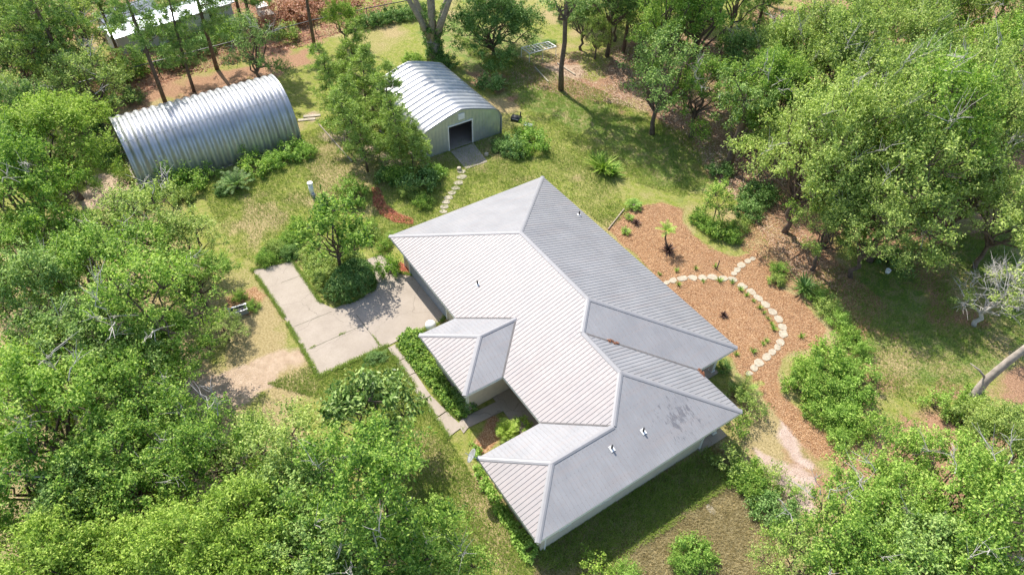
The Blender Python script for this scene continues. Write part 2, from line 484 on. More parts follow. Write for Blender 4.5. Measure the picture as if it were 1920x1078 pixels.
# walkway: slabs with gaps
wl = [G(*p)[:2] for p in ((727, 652), (760, 708), (791, 752), (842, 821))]
wr = [G(*p)[:2] for p in ((742, 645), (779, 699), (808, 742), (868, 801))]
w = MB()
for i in range(3):
    a0, a1, b0, b1 = Vector(wl[i]), Vector(wl[i + 1]), Vector(wr[i]), Vector(wr[i + 1])
    sub = 2 if i != 1 else 1
    for s in range(sub):
        e0 = s / sub + 0.012; e1 = (s + 1) / sub - 0.012
        w.prism(wobble([tuple(a0.lerp(a1, e0)), tuple(a0.lerp(a1, e1)), tuple(b0.lerp(b1, e1)), tuple(b0.lerp(b1, e0))], 0.02, 0.4, i * 5 + s), -0.1, 0.04)
w.prism(grow([(868, 783), (948, 744), (960, 762), (880, 800)], 0.04), -0.1, 0.045)
w.prism(grow([(868, 783), (879, 800), (869, 812), (858, 795)], 0.04), -0.1, 0.041)
tag(w.build("walkway", M['concrete']), kind='structure')

# ------------------------------------------------------------------ house
SC = 1.2
W1, W2, W3, W4, U3, U5, V6, U9, V10, PIT = [a * SC for a in (10, 7.542, 4.187, 4.104, 15.518, 18.146, 3.082, 11.082, 1.958)] + [0.327]
EZ = 2.40
P = dict(P1=(0, 0), P2=(0, W1), P3=(U3, W1), P4=(U3, W2), P5=(U5, W2), P6=(U5, -V6), P7=(U5 - W3, -V6), P8=(U5 - W3, 0), P9=(U9, 0), P10=(U9, -V10), P11=(U9 - W4, -V10), P12=(U9 - W4, 0))
P = {k: (v[0], v[1], EZ) for k, v in P.items()}
h = PIT
P.update(R1=(W1 / 2, W1 / 2, EZ + h * W1 / 2), R2=(U3 - W1 / 2, W1 / 2, EZ + h * W1 / 2), R3=(U3 - W2 / 2, W2 / 2, EZ + h * W2 / 2), R4=(U5 - W2 / 2, W2 / 2, EZ + h * W2 / 2),
         R5=(U5 - W3 / 2, W3 / 2, EZ + h * W3 / 2), R6=(U5 - W3 / 2, -V6 + W3 / 2, EZ + h * W3 / 2), A1=(U9 - W4 / 2, -V10 + W4 / 2, EZ + h * W4 / 2), A2=(U9 - W4 / 2, W4 / 2, EZ + h * W4 / 2))
t = NT("galvalume_roof")
pz = t.pos()
n1 = t.noise(0.7, 5, 0.6); n2 = t.noise(7, 4, 0.7)
sep = t.n("SeparateXYZ"); t.l(pz, sep.inputs[0])
nrm = t.n("SeparateXYZ"); t.l(t.n("NewGeometry").outputs["True Normal"], nrm.inputs[0])
c = t.ramp(n1, [(0.3, (0.235, 0.237, 0.246)), (0.7, (0.30, 0.30, 0.306))])
c = t.mix(t.ramp(n2, [(0.4, 0.0), (0.9, 0.3)]), c, (0.30, 0.26, 0.24))
# pinkish dust streaks running down the slopes
mp = t.n("Mapping"); mp.inputs["Scale"].default_value = (4.0, 0.3, 0.3); t.l(pz, mp.inputs[0])
st = t.noise(1.0, 4, 0.6, mp.outputs[0])
c = t.mix(t.ramp(st, [(0.5, 0.0), (0.75, 0.35)]), c, (0.32, 0.26, 0.235))
# dark oval patch near the south-east slope's end, broken up by noise
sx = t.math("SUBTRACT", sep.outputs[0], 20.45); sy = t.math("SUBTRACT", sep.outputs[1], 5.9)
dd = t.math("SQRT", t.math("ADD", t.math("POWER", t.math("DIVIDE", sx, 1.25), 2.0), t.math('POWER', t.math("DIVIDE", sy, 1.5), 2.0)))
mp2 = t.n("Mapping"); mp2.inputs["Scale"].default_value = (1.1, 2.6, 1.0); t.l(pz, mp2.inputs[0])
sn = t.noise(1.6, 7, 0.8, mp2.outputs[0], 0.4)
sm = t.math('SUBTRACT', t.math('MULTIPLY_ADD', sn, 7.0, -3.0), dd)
isx = t.math('GREATER_THAN', t.math('ABSOLUTE', nrm.outputs[0]), t.math('ABSOLUTE', nrm.outputs[1]))
mxa = t.n("Mix"); mxa.data_type = 'FLOAT'; t.l(isx, mxa.inputs[0]); t.l(sep.outputs[0], mxa.inputs[2]); t.l(sep.outputs[1], mxa.inputs[3])
mxb = t.n("Mix"); mxb.data_type = 'FLOAT'; t.l(isx, mxb.inputs[0]); t.l(sep.outputs[1], mxb.inputs[2]); t.l(sep.outputs[0], mxb.inputs[3])
across, along = mxa.outputs[0], mxb.outputs[0]
wnz = t.n("TexWhiteNoise"); wnz.noise_dimensions = '1D'; t.l(t.math('FLOOR', t.math('DIVIDE', t.math('ADD', across, 0.11), 0.9144)), wnz.inputs["W"])
c = t.mix(t.math('MULTIPLY', wnz.outputs["Value"], 0.12), c, (0.18, 0.17, 0.17))
fr_ = t.math('FRACT', t.math('DIVIDE', along, 0.61)); fa_ = t.math('FRACT', t.math('ADD', t.math('DIVIDE', across, 0.2286), 0.5))
dots = t.math('MULTIPLY', t.math('LESS_THAN', fr_, 0.075), t.math('LESS_THAN', t.math('ABSOLUTE', t.math('SUBTRACT', fa_, 0.28)), 0.09))
c = t.mix(t.math('MULTIPLY', dots, 0.3), c, (0.10, 0.09, 0.09))
mp4 = t.n("Mapping"); mp4.inputs["Scale"].default_value = (0.35, 3.5, 0.3); t.l(pz, mp4.inputs[0])
mp5 = t.n("Mapping"); mp5.inputs["Scale"].default_value = (3.5, 0.35, 0.3); t.l(pz, mp5.inputs[0])
stx = t.mix(isx, t.noise(1.3, 5, 0.65, mp5.outputs[0]), t.noise(1.3, 5, 0.65, mp4.outputs[0]))
c = t.mix(t.ramp(stx, [(0.5, 0.0), (0.74, 0.28)]), c, (0.21, 0.195, 0.19))
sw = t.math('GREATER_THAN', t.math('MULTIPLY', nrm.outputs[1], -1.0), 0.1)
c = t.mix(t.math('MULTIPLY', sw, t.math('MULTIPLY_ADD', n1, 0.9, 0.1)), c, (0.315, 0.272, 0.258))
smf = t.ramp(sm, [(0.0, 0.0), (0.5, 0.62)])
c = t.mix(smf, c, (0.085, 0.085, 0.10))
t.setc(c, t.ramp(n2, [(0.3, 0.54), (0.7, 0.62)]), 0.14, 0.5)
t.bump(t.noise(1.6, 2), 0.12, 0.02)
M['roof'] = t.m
M['cap'] = simple("ridge_cap_metal", (0.27, 0.265, 0.27), 0.55, 0.15, 0.06, 2)
M['white'] = simple("white_paint", (0.78, 0.77, 0.74), 0.6, 0, 0.05, 3)
M['stucco'] = simple("beige_stucco", (0.62, 0.55, 0.45), 0.95, 0, 0.08, 5, 0.4)
M['dark'] = simple("dark_recess", (0.05, 0.055, 0.06), 0.7, 0, 0.3, 3)
M['glass'] = simple("window_glass", (0.05, 0.06, 0.07), 0.08, 0, 0.2, 1)
M['garage'] = simple("grey_garage_door", (0.30, 0.33, 0.37), 0.6, 0, 0.06, 3)
M['pipe'] = simple("white_pvc", (0.82, 0.82, 0.80), 0.45, 0, 0.04, 3)
M['black'] = simple("black_metal", (0.02, 0.02, 0.022), 0.5, 0, 0.3, 6)
M['greymetal'] = simple("grey_metal", (0.45, 0.46, 0.47), 0.5, 0.5, 0.1, 6)
M['wood'] = simple("weathered_wood", (0.38, 0.30, 0.23), 0.9, 0, 0.2, 6, 0.3)

house = tag(empty("house", (0, 0, 0)), "low rambling house with silvery ribbed metal hip roofs and beige walls", "house")
planes = [(['P1', 'P12', 'A2', 'P9', 'P8', 'R5', 'R4', 'R3', 'R2', 'R1'], 'v', 0),
          (['P2', 'R1', 'R2', 'P3'], 'v', 0), (['P1', 'R1', 'P2'], 'u', 0), (['P3', 'R2', 'R3', 'P4'], 'u', 0),
          (['P4', 'R3', 'R4', 'P5'], 'v', 0), (['P5', 'R4', 'R5', 'R6', 'P6'], 'u', 0), (['P6', 'R6', 'P7'], 'v', 0),
          (['P7', 'R6', 'R5', 'P8'], 'u', 0), (['P10', 'A1', 'P11'], 'v', 0), (['P12', 'P11', 'A1', 'A2'], 'u', 0), (['P9', 'A2', 'A1', 'P10'], 'u', 0)]
# main south-west plane: slope with valleys; vertices listed in order
rf = MB()
RIB = 0.2286
def add_plane(mb, names, run):
    pts = [Vector(P[n]) for n in names]
    n = Vector((0, 0, 0))
    for i in range(len(pts)):
        a, b = pts[i], pts[(i + 1) % len(pts)]
        n += a.cross(b)
    if n.z < 0: pts = pts[::-1]; n = -n
    n.normalize()
    mb.poly(pts)
    # ribs run along 'run' axis (u=x or v=y)
    ai = 1 if run == 'u' else 0      # coordinate that stays constant on a rib
    bi = 1 - ai
    lo = min(p[ai] for p in pts); hi = max(p[ai] for p in pts)
    s = math.ceil(lo / RIB) * RIB + 0.0
    while s < hi - 0.02:
        xs = []
        for i in range(len(pts)):
            a, b = pts[i], pts[(i + 1) % len(pts)]
            if (a[ai] > s) != (b[ai] > s):
                q = a.lerp(b, (s - a[ai]) / (b[ai] - a[ai])); xs.append(q)
        xs.sort(key=lambda q: q[bi])
        for k in range(0, len(xs) - 1, 2):
            a, b = xs[k], xs[k + 1]
            if (b - a).length < 0.08: continue
            dr = (b - a).normalized(); sd_ = Vector((0, 0, 0)); sd_[ai] = 1
            w0, w1, hh = (0.024, 0.010, 0.022) if run == 'v' else (0.030, 0.014, 0.010)
            a = a - n * 0.002; b = b - n * 0.002
            r = []
            for q in (a, b):
                r += [q - sd_ * w0, q - sd_ * w1 + n * hh, q + sd_ * w1 + n * hh, q + sd_ * w0]
            k0 = len(mb.v); mb.v += [tuple(q) for q in r]
            mb.f += [(k0, k0 + 1, k0 + 5, k0 + 4), (k0 + 1, k0 + 2, k0 + 6, k0 + 5), (k0 + 2, k0 + 3, k0 + 7, k0 + 6), (k0, k0 + 3, k0 + 2, k0 + 1), (k0 + 4, k0 + 5, k0 + 6, k0 + 7)]
        s += RIB
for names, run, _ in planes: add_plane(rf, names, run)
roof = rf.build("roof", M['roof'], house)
# ridge and hip caps: folded strips
def cap(a, b, w=0.14):
    a = Vector(P[a]); b = Vector(P[b])
    mb = MB(); d = (b - a).normalized(); s = d.cross(Vector((0, 0, 1))).normalized()
    hip = abs((b - a).z) > 0.05
    drop = w * (h * 0.707 if hip else h)
    u = Vector((0, 0, 0.032)); lo = Vector((0, 0, 0.002))
    pr = [(-w, -drop, 0), (-w, -drop + 0.03, 1), (-0.05, 0.035, 1), (0.05, 0.035, 1), (w, -drop + 0.03, 1), (w, -drop, 0)]
    ring = [[tuple(q + s * o + Vector((0, 0, z))) for o, z, _ in pr] for q in (a, b)]
    k0 = 0
    mb.v = ring[0] + ring[1]
    mb.f = [(i, i + 1, i + 7, i + 6) for i in range(5)] + [(5, 4, 3, 2, 1, 0), (6, 7, 8, 9, 10, 11)]
    return mb.build("ridge_cap", M['cap'], roof)
for a, b in (('P1', 'R1'), ('P2', 'R1'), ('R1', 'R2'), ('R2', 'P3'), ('R2', 'R3'), ('R3', 'R4'), ('R4', 'P5'), ('R4', 'R5'), ('R5', 'R6'), ('R6', 'P7'), ('R6', 'P6'), ('A1', 'P10'), ('A1', 'P11'), ('A1', 'A2')):
    cap(a, b)
# valleys: dark narrow strips
M['valley'] = simple("valley_flashing", (0.13, 0.12, 0.115), 0.8, 0.0, 0.2, 4)
for a, b in (('P12', 'A2'), ('P9', 'A2'), ('P4', 'R3'), ('P8', 'R5')):
    A = Vector(P[a]); B = Vector(P[b]); d = (B - A).normalized(); s = d.cross(Vector((0, 0, 1))).normalized()
    mb = MB(); w = 0.045; up = Vector((0, 0, 0.03))
    mb.poly([A - s * w + up, A + s * w + up, B + s * w + up, B - s * w + up]); mb.poly([A - s * w + up * .2, B - s * w + up * .2, B + s * w + up * .2, A + s * w + up * .2])
    mb.build("valley_flashing", M['valley'], roof)
# fascia board round the eaves
order = ['P1', 'P2', 'P3', 'P4', 'P5', 'P6', 'P7', 'P8', 'P9', 'P10', 'P11', 'P12']
ev = [Vector(P[k]) for k in order]
def inset(poly, dist):
    n = len(poly); out = []
    for i in range(n):
        a, b, c_ = poly[i - 1], poly[i], poly[(i + 1) % n]
        d1 = (b - a).normalized(); d2 = (c_ - b).normalized()
        n1_ = Vector((d1.y, -d1.x, 0)); n2_ = Vector((d2.y, -d2.x, 0))
        out.append(b + n1_ * dist + n2_ * dist)
    return out
ins = inset(ev, 0.03)
mb = MB()
for i in range(12):
    a, b = ev[i], ev[(i + 1) % 12]; c_, d_ = ins[i], ins[(i + 1) % 12]
    z1 = Vector((0, 0, -0.015)); z0 = Vector((0, 0, -0.20))
    mb.poly([a + z0, a + z1, b + z1, b + z0]); mb.poly([c_ + z0, d_ + z0, d_ + z1, c_ + z1]); mb.poly([a + z0, b + z0, d_ + z0, c_ + z0]); mb.poly([a + z1, c_ + z1, d_ + z1, b + z1])
mb.build("fascia", M['white'], house)
wall_o = inset(ev, 0.6)
wall_o[4].x = wall_o[5].x = U5 - 0.45
mb = MB(); lo = [(p.x, p.y, EZ - 0.17) for p in inset(ev, 0.032)]
mb.poly(lo)
mb.build("soffit", M['white'], house)
# walls: follow the eaves 0.6 m in, with the open lanai cut out of the north-east corner
wp = [(p.x, p.y) for p in wall_o]
# order: 0 P1,1 P2,2 P3,3 P4,4 P5 ...
LX = 13.2
poly = [wp[0], wp[1], (LX, wp[2][1]), (LX, wp[4][1] - 1.2), (wp[4][0] - 1.6, wp[4][1] - 1.2), (wp[4][0] - 1.6, wp[4][1] - 1.2), (wp[4][0], wp[4][1] - 1.2), wp[5], wp[6], (wp[7][0], 1.9), (wp[8][0], 1.9), wp[9], wp[10], wp[11]]
poly = [p for i, p in enumerate(poly) if i == 0 or p != poly[i - 1]]
mb = MB(); n = len(poly); T = 0.2
for i in range(n):
    a = poly[i]; b = poly[(i + 1) % n]
    mb.poly([(a[0], a[1], -0.1), (a[0], a[1], EZ - 0.172), (b[0], b[1], EZ - 0.172), (b[0], b[1], -0.1)])
wall = mb.build("wall", M['stucco'], house)
# slab under lanai and entry walk
mb = MB(); mb.box(LX + 0.003, U3 - 0.35, 7.0, W1 - 0.35, -0.1, 0.09); mb.box(U3 - 0.35, U5 - 0.2, 7.0, W2 - 0.1, -0.1, 0.088)
mb.build("patio_slab", M['concrete'], house)
mb = MB(); mb.box(U9 - 0.58, U5 - W3 + 0.58, -0.25, 1.89, -0.1, 0.06)
mb.build("entry_slab", M['concrete'], house)
# columns
for cx, cy in ((U3 - 0.68, W1 - 0.62), (U3 - 0.68, W2 + 0.1), (14.9, W1 - 0.62), (U5 - 0.75, W2 - 0.62), (U9 - 0.72, -V10 + 0.62)):
    mb = MB(); mb.box(cx - 0.11, cx + 0.11, cy - 0.11, cy + 0.11, 0.0, EZ - 0.172); mb.box(cx - 0.15, cx + 0.15, cy - 0.15, cy + 0.15, 0.0, 0.12); mb.box(cx - 0.15, cx + 0.15, cy - 0.15, cy + 0.15, 2.05, EZ - 0.172)
    mb.build("column", M['white'], house)
# garage door on the south-west wall
gd = MB(); gx0, gx1, gy = 1.5, 6.2, 0.6
for k in range(4): gd.box(gx0, gx1, gy - 0.05, gy - 0.004, 0.04 + k * 0.53, 0.04 + k * 0.53 + 0.52)
gdo = gd.build("garage_door", M['garage'], house)
mb = MB()
for a, b, z0, z1 in ((gx0 - 0.1, gx0, 0.0, 2.26), (gx1, gx1 + 0.1, 0, 2.26), (gx0 - 0.1, gx1 + 0.1, 2.16, 2.22)):
    mb.box(a, b, gy - 0.08, gy - 0.006, z0, z1) if z0 == 0 else mb.box(gx0, gx1, gy - 0.078, gy - 0.005, 2.162, 2.226)
mb.build("door_frame", M['white'], gdo)
# windows
def window(x0, x1, y0, y1, z0, z1, axis):
    """frame on a wall facing +x / -x / -y"""
    f = MB(); g = MB(); e = 0.05
    if axis in ('+x', '-x'):
        s = 1 if axis == '+x' else -1; xa, xb = sorted((x0, x0 + s * 0.045))
        for a, b, c0, c1 in ((y0, y0 + e, z0, z1), (y1 - e, y1, z0, z1), (y0 + e, y1 - e, z0, z0 + e), (y0 + e, y1 - e, z1 - e, z1), ((y0 + y1) / 2 - .02, (y0 + y1) / 2 + .02, z0 + e, z1 - e)):
            f.box(xa + 0.003 * s, xb + 0.003 * s, a, b, c0, c1)
        xa, xb = sorted((x0 + 0.003 * s, x0 + s * 0.02)); g.box(xa, xb, y0 + e, y1 - e, z0 + e, z1 - e)
    else:
        for a, b, c0, c1 in ((x0, x0 + e, z0, z1), (x1 - e, x1, z0, z1), (x0 + e, x1 - e, z0, z0 + e), (x0 + e, x1 - e, z1 - e, z1), ((x0 + x1) / 2 - .02, (x0 + x1) / 2 + .02, z0 + e, z1 - e)):
            f.box(a, b, y0 - 0.048, y0 - 0.003, c0, c1)
        g.box(x0 + e, x1 - e, y0 - 0.02, y0 - 0.003, z0 + e, z1 - e)
    fo = f.build("window", M['white'], house); g.build("pane", M['glass'], fo)
xe = wp[5][0]
for y0, y1 in ((-2.1, -1.4), (0.3, 1.0)): window(xe, 0, y0, y1, 0.95, 1.95, '+x')
for x0, x1 in ((U5 - W3 + 1.4, U5 - W3 + 3.2),): window(x0, x1, wp[6][1], 0, 0.9, 2.05, '-y')
window(U9 - W4 + 1.5, U9 - W4 + 3.2, wp[9][1], 0, 0.9, 2.05, '-y')
mb = MB(); mb.box(14.2, 15.2, 1.83, 1.897, 0.06, 2.1); ed = mb.build("front_door", M['wood'], house)
MB().lathe([(0.0, 0), (0.03, 0.005), (0.03, 0.02), (0, 0.03)], 10, (15.08, 1.81, 1.05)).build("handle", M['greymetal'], ed)
mb = MB(); mb.box(wp[0][0] + 0.25, wp[0][0] + 0.75, 0.45, 0.59, 1.3, 1.42); mb.build("wall_lamp", M['black'], house)
for x_, y_ in ((wp[5][0] + .04, -3.0 + .1), (wp[5][0] + .04, wp[4][1] - 1.35), (wp[0][0] + .12, .56)):
    MB().box(x_ - .035, x_ + .035, y_ - .035, y_ + .035, .05, EZ - .175).build("downpipe", M['white'], house)
# roof vents
def slope_z(names, x, y):
    a, b, c_ = [Vector(P[n]) for n in names]; nn = (b - a).cross(c_ - a)
    return a.z - (nn.x * (x - a.x) + nn.y * (y - a.y)) / nn.z
def on_roof(px, py, names):
    z = 3.4
    for _ in range(12):
        x, y, _z = G(px, py, z); z = slope_z(names, x, y)
    return x, y, z
for px, py, nm in ((895, 533, ('P1', 'R1', 'R2')), (1086, 403, ('P2', 'R1', 'P3')), (1147, 841, ('P5', 'R4', 'P6')), (1206, 809, ('P5', 'R4', 'P6'))):
    x, y, z = on_roof(px, py, nm)
    mb = MB()
    tilt = (Vector(P[nm[1]]) - Vector(P[nm[0]])).cross(Vector(P[nm[2]]) - Vector(P[nm[0]])).normalized()
    if tilt.z < 0: tilt = -tilt
    c0 = Vector((x, y, z))
    if px > 1100:
        ax = tilt.cross(Vector((0, 1, 0))).normalized(); ay = tilt.cross(ax)
        k0 = len(mb.v)
        for zz in (0.005, 0.035):
            for sx_, sy_ in ((-1, -1), (1, -1), (1, 1), (-1, 1)): mb.v.append(tuple(c0 + ax * .15 * sx_ + ay * .12 * sy_ + tilt * zz))
        mb.f += [(k0 + 4, k0 + 5, k0 + 6, k0 + 7), (k0, k0 + 1, k0 + 5, k0 + 4), (k0 + 1, k0 + 2, k0 + 6, k0 + 5), (k0 + 2, k0 + 3, k0 + 7, k0 + 6), (k0 + 3, k0, k0 + 4, k0 + 7)]
    else:
        mb.tube([c0 + tilt * 0.0, c0 + tilt * 0.04], [0.14, 0.09], 14)
    fl = mb.build("vent_flashing", M['white'], house)
    MB().tube([c0 - tilt * 0.02, c0 + Vector((0, 0, 0.30))], 0.05, 12).build("vent_pipe", M['black'], fl)
# satellite dish at the west corner of the south wing
dx, dy, dz = U5 - W3 - 0.12, -V6 - 0.18, EZ + 0.15
dish = MB()
ax = Vector((-0.55, -0.65, 0.52)).normalized(); a1 = ax.cross(Vector((0, 0, 1))).normalized(); a2 = ax.cross(a1)
for i in range(6):
    r = 0.36 * i / 5; off = 0.09 * (i / 5) ** 2
    for k in range(20):
        tt = 2 * math.pi * k / 20
        dish.v.append(tuple(Vector((dx, dy, dz)) + ax * off + a1 * r * math.cos(tt) + a2 * r * math.sin(tt)))
for i in range(5):
    for k in range(20): dish.f.append((i * 20 + k, (i + 1) * 20 + k, (i + 1) * 20 + (k + 1) % 20, i * 20 + (k + 1) % 20))
do = dish.build("satellite_dish", M['greymetal'], house, True)
sm_ = do.modifiers.new("solid", 'SOLIDIFY'); sm_.thickness = 0.012
MB().tube([(dx, dy, dz), (dx + 0.25, dy + 0.2, dz - 0.1), (dx + 0.4, dy + 0.3, EZ)], 0.025).build("dish_mount", M['greymetal'], do)
MB().tube([(dx, dy, dz - 0.1), Vector((dx, dy, dz)) + ax * 0.42], 0.015).build("feed_arm", M['greymetal'], do)

# ------------------------------------------------------------------ quonset huts
t = NT("corrugated_steel")
n1 = t.noise(0.9, 5, 0.6); n2 = t.noise(5, 4, 0.7)
c = t.ramp(n1, [(0.3, (0.40, 0.405, 0.415)), (0.7, (0.56, 0.56, 0.56))])
c = t.mix(t.ramp(n2, [(0.55, 0.0), (0.85, 0.35)]), c, (0.30, 0.28, 0.27))
t.setc(c, t.ramp(n2, [(0.3, 0.38), (0.7, 0.50)]), 0.72)
t.bump(t.noise(2.5, 2), 0.15, 0.03)
M['steel'] = t.m
M['steelwall'] = simple("grey_steel_panel", (0.52, 0.55, 0.55), 0.45, 0.6, 0.1, 1.5)

def arch_profile(kind):
    out = []
    if kind == 'round':
        Wd, H_ = 6.5, 4.0; N = 44
        for i in range(N + 1):
            a = math.pi * i / N; c_, s_ = math.cos(a), math.sin(a)
            out.append((math.copysign(abs(c_) ** (2 / 2.3), c_) * Wd / 2, abs(s_) ** (2 / 2.3) * H_))
    else:
        hw, zs, pk = 3.66, 1.75, 3.35
        zs = 1.35; rs = 1.35; right = [(hw, 0), (hw, 0.6), (hw, 1.0), (hw, zs)]
        for i in range(1, 10):   # rounded shoulder
            a = i / 9 * R_(62); right.append((hw - rs * (1 - math.cos(a)), zs + rs * math.sin(a) * 0.93))
        lx, lz = right[-1]
        for i in range(1, 9):
            f = i / 8; right.append((lx * (1 - f), lz + (pk - lz) * (f * 1.18 - 0.18 * f ** 3)))
        out = right + [(-x_, z_) for x_, z_ in reversed(right[:-1])]
    return out

def hut_shell(kind, length, period=0.61, amp=0.07):
    if kind == 'gable': amp = 0.058
    """arch runs along local y from 0 to length, corrugated; origin on the centre line"""
    pr = arch_profile(kind); n = len(pr)
    sub = 8; K = int(round(length / period)) * sub
    V = []; F = []
    nrm_ = []
    for i in range(n):
        a = pr[max(i - 1, 0)]; b = pr[min(i + 1, n - 1)]
        dx_, dz_ = b[0] - a[0], b[1] - a[1]; L = math.hypot(dx_, dz_)
        nrm_.append((dz_ / L, -dx_ / L))
    for k in range(K + 1):
        y = length * k / K
        ph = (k % sub) / sub
        tri = 0.5 + 0.5 * math.cos(2 * math.pi * ph)
        tri = min(1, max(0, (tri - 0.25) / 0.5))
        o_ = (tri - 0.5) * 2 * amp
        for i in range(n):
            V.append((pr[i][0] + nrm_[i][0] * o_, y, max(-0.05, pr[i][1] + nrm_[i][1] * o_)))
    for k in range(K):
        for i in range(n - 1):
            a = k * n + i
            F.append((a, a + 1, a + n + 1, a + n))
    mb = MB(); mb.v = V; mb.f = F
    return mb, pr

# round hut: axis along world y, x from -22.9 to -16.4
hut1 = tag(empty("quonset_hut", (-19.65, -11.9, 0)), "long round-topped corrugated steel hut shining silver at upper left", "hut", "corrugated steel huts behind the house")
mb, pr = hut_shell('round', 12.2)
sh = mb.build("arched_shell", M['steel'], hut1, True)
s_ = sh.modifiers.new("solid", 'SOLIDIFY'); s_.thickness = 0.02
for q in (22, 14, 31):   # bolted seams where the arch sheets overlap
    x_, z_ = pr[q]; k_ = 1 + .085 / math.hypot(x_, z_)
    MB().tube([(x_ * k_, .0, z_ * k_), (x_ * k_, 12.2, z_ * k_)], .016, 5).build("bolted_seam", M['greymetal'], sh)
for yy in (0.35, 11.85):
    e = MB(); e.poly([(x_ * 0.985, yy, z_ * 0.985) for x_, z_ in pr]); e.poly([(x_ * 0.985, yy + 0.04, z_ * 0.985) for x_, z_ in reversed(pr)])
    eo = e.build("end_wall", M['steelwall'], hut1)
    if yy < 1:
        MB().box(-1.5, 1.5, yy - 0.06, yy - 0.004, 0, 2.6).build("sliding_door", M['greymetal'], eo)
MB().box(-3.35, 3.35, -0.15, 12.35, -0.1, 0.06).build("foundation", M['concrete'], hut1)

# gabled hut: axis along world -x, front face at x=-9.2
hut2 = tag(empty("quonset_hut", (-9.2, 10.85, 0), R_(90)), "gabled corrugated steel workshop with an open doorway and concrete ramp", "hut", "corrugated steel huts behind the house")
mb, pr = hut_shell('gable', 8.8)
sh = mb.build("arched_shell", M['steel'], hut2, True)
s_ = sh.modifiers.new("solid", 'SOLIDIFY'); s_.thickness = 0.02
# local frame: +y -> world -x ; local x -> world y
def zprof(x_):
    best = 0
    for i in range(len(pr) - 1):
        a, b = pr[i], pr[i + 1]
        lo_, hi_ = min(a[0], b[0]), max(a[0], b[0])
        if lo_ <= x_ <= hi_ and hi_ > lo_:
            f = (x_ - a[0]) / (b[0] - a[0]); best = max(best, a[1] + (b[1] - a[1]) * f)
    return best
def ribbed_wall(yf, opening=None):
    """vertical ribbed sheet filling the arch, thickness along y"""
    mb = MB(); x_ = -3.62; dxx = 0.0754; k = 0
    while x_ < 3.6:
        xa, xb = x_, min(x_ + dxx, 3.62); za, zb = max(zprof(xa) - 0.03, 0.05), max(zprof(xb) - 0.03, 0.05)
        off = 0.012 if (k // 2) % 2 else 0.0
        off2 = 0.012 if ((k + 1) // 2) % 2 else 0.0
        z0 = 0.0
        if opening and xb > opening[0] and xa < opening[1]: z0 = opening[2]
        mb.poly([(xa, yf + off, z0), (xb, yf + off2, z0), (xb, yf + off2, zb), (xa, yf + off, za)])
        x_ += dxx; k += 1
    return mb
OP = (-1.15, 0.95, 2.12)
fw = ribbed_wall(0.10, OP).build("front_wall", M['steelwall'], hut2)
ribbed_wall(8.7).build("rear_wall", M['steelwall'], hut2)
mb = MB()
for a, b, z0, z1 in ((OP[0] - 0.08, OP[0], 0, 2.12), (OP[1], OP[1] + 0.08, 0, 2.12), (OP[0] - 0.08, OP[1] + 0.08, 2.12, 2.2)): mb.box(a, b, 0.05, 0.16, z0, z1)
mb.build("door_frame", M['white'], fw)
mb = MB(); mb.box(-0.28, 0.28, 0.03, 0.09, 2.5, 3.0)
for k in range(6): mb.box(-0.24, 0.24, 0.015, 0.03, 2.53 + k * 0.075, 2.57 + k * 0.075)
mb.build("vent_louvre", M['white'], fw)
mb = MB()   # front trim following the arch
tr = [(x_ * 1.0, 0.02, z_) for x_, z_ in pr]
mb.tube(tr, 0.035, 6); mb.build("edge_trim", M['greymetal'], hut2)
MB().box(-3.6, 3.6, 0.12, 8.68, -0.05, 0.07).build("floor_slab", M['concrete'], hut2)
# ramp
mb = MB(); rp = grow([(846, 286), (890, 273), (915, 303), (876, 318)])
ra = [(-9.12, 9.68), (-9.12, 11.8), (-6.45, 11.45), (-6.5, 9.55)]
mb.v = [(ra[0][0], ra[0][1], 0.07), (ra[1][0], ra[1][1], 0.07), (ra[2][0], ra[2][1], 0.015), (ra[3][0], ra[3][1], 0.015)] + [(q[0], q[1], -0.1) for q in ra]
mb.f = [(3, 2, 1, 0), (0, 1, 5, 4), (1, 2, 6, 5), (2, 3, 7, 6), (3, 0, 4, 7)]
tag(mb.build("concrete_ramp", M['concrete']), "grey concrete ramp leading into the open gabled hut", "ramp")

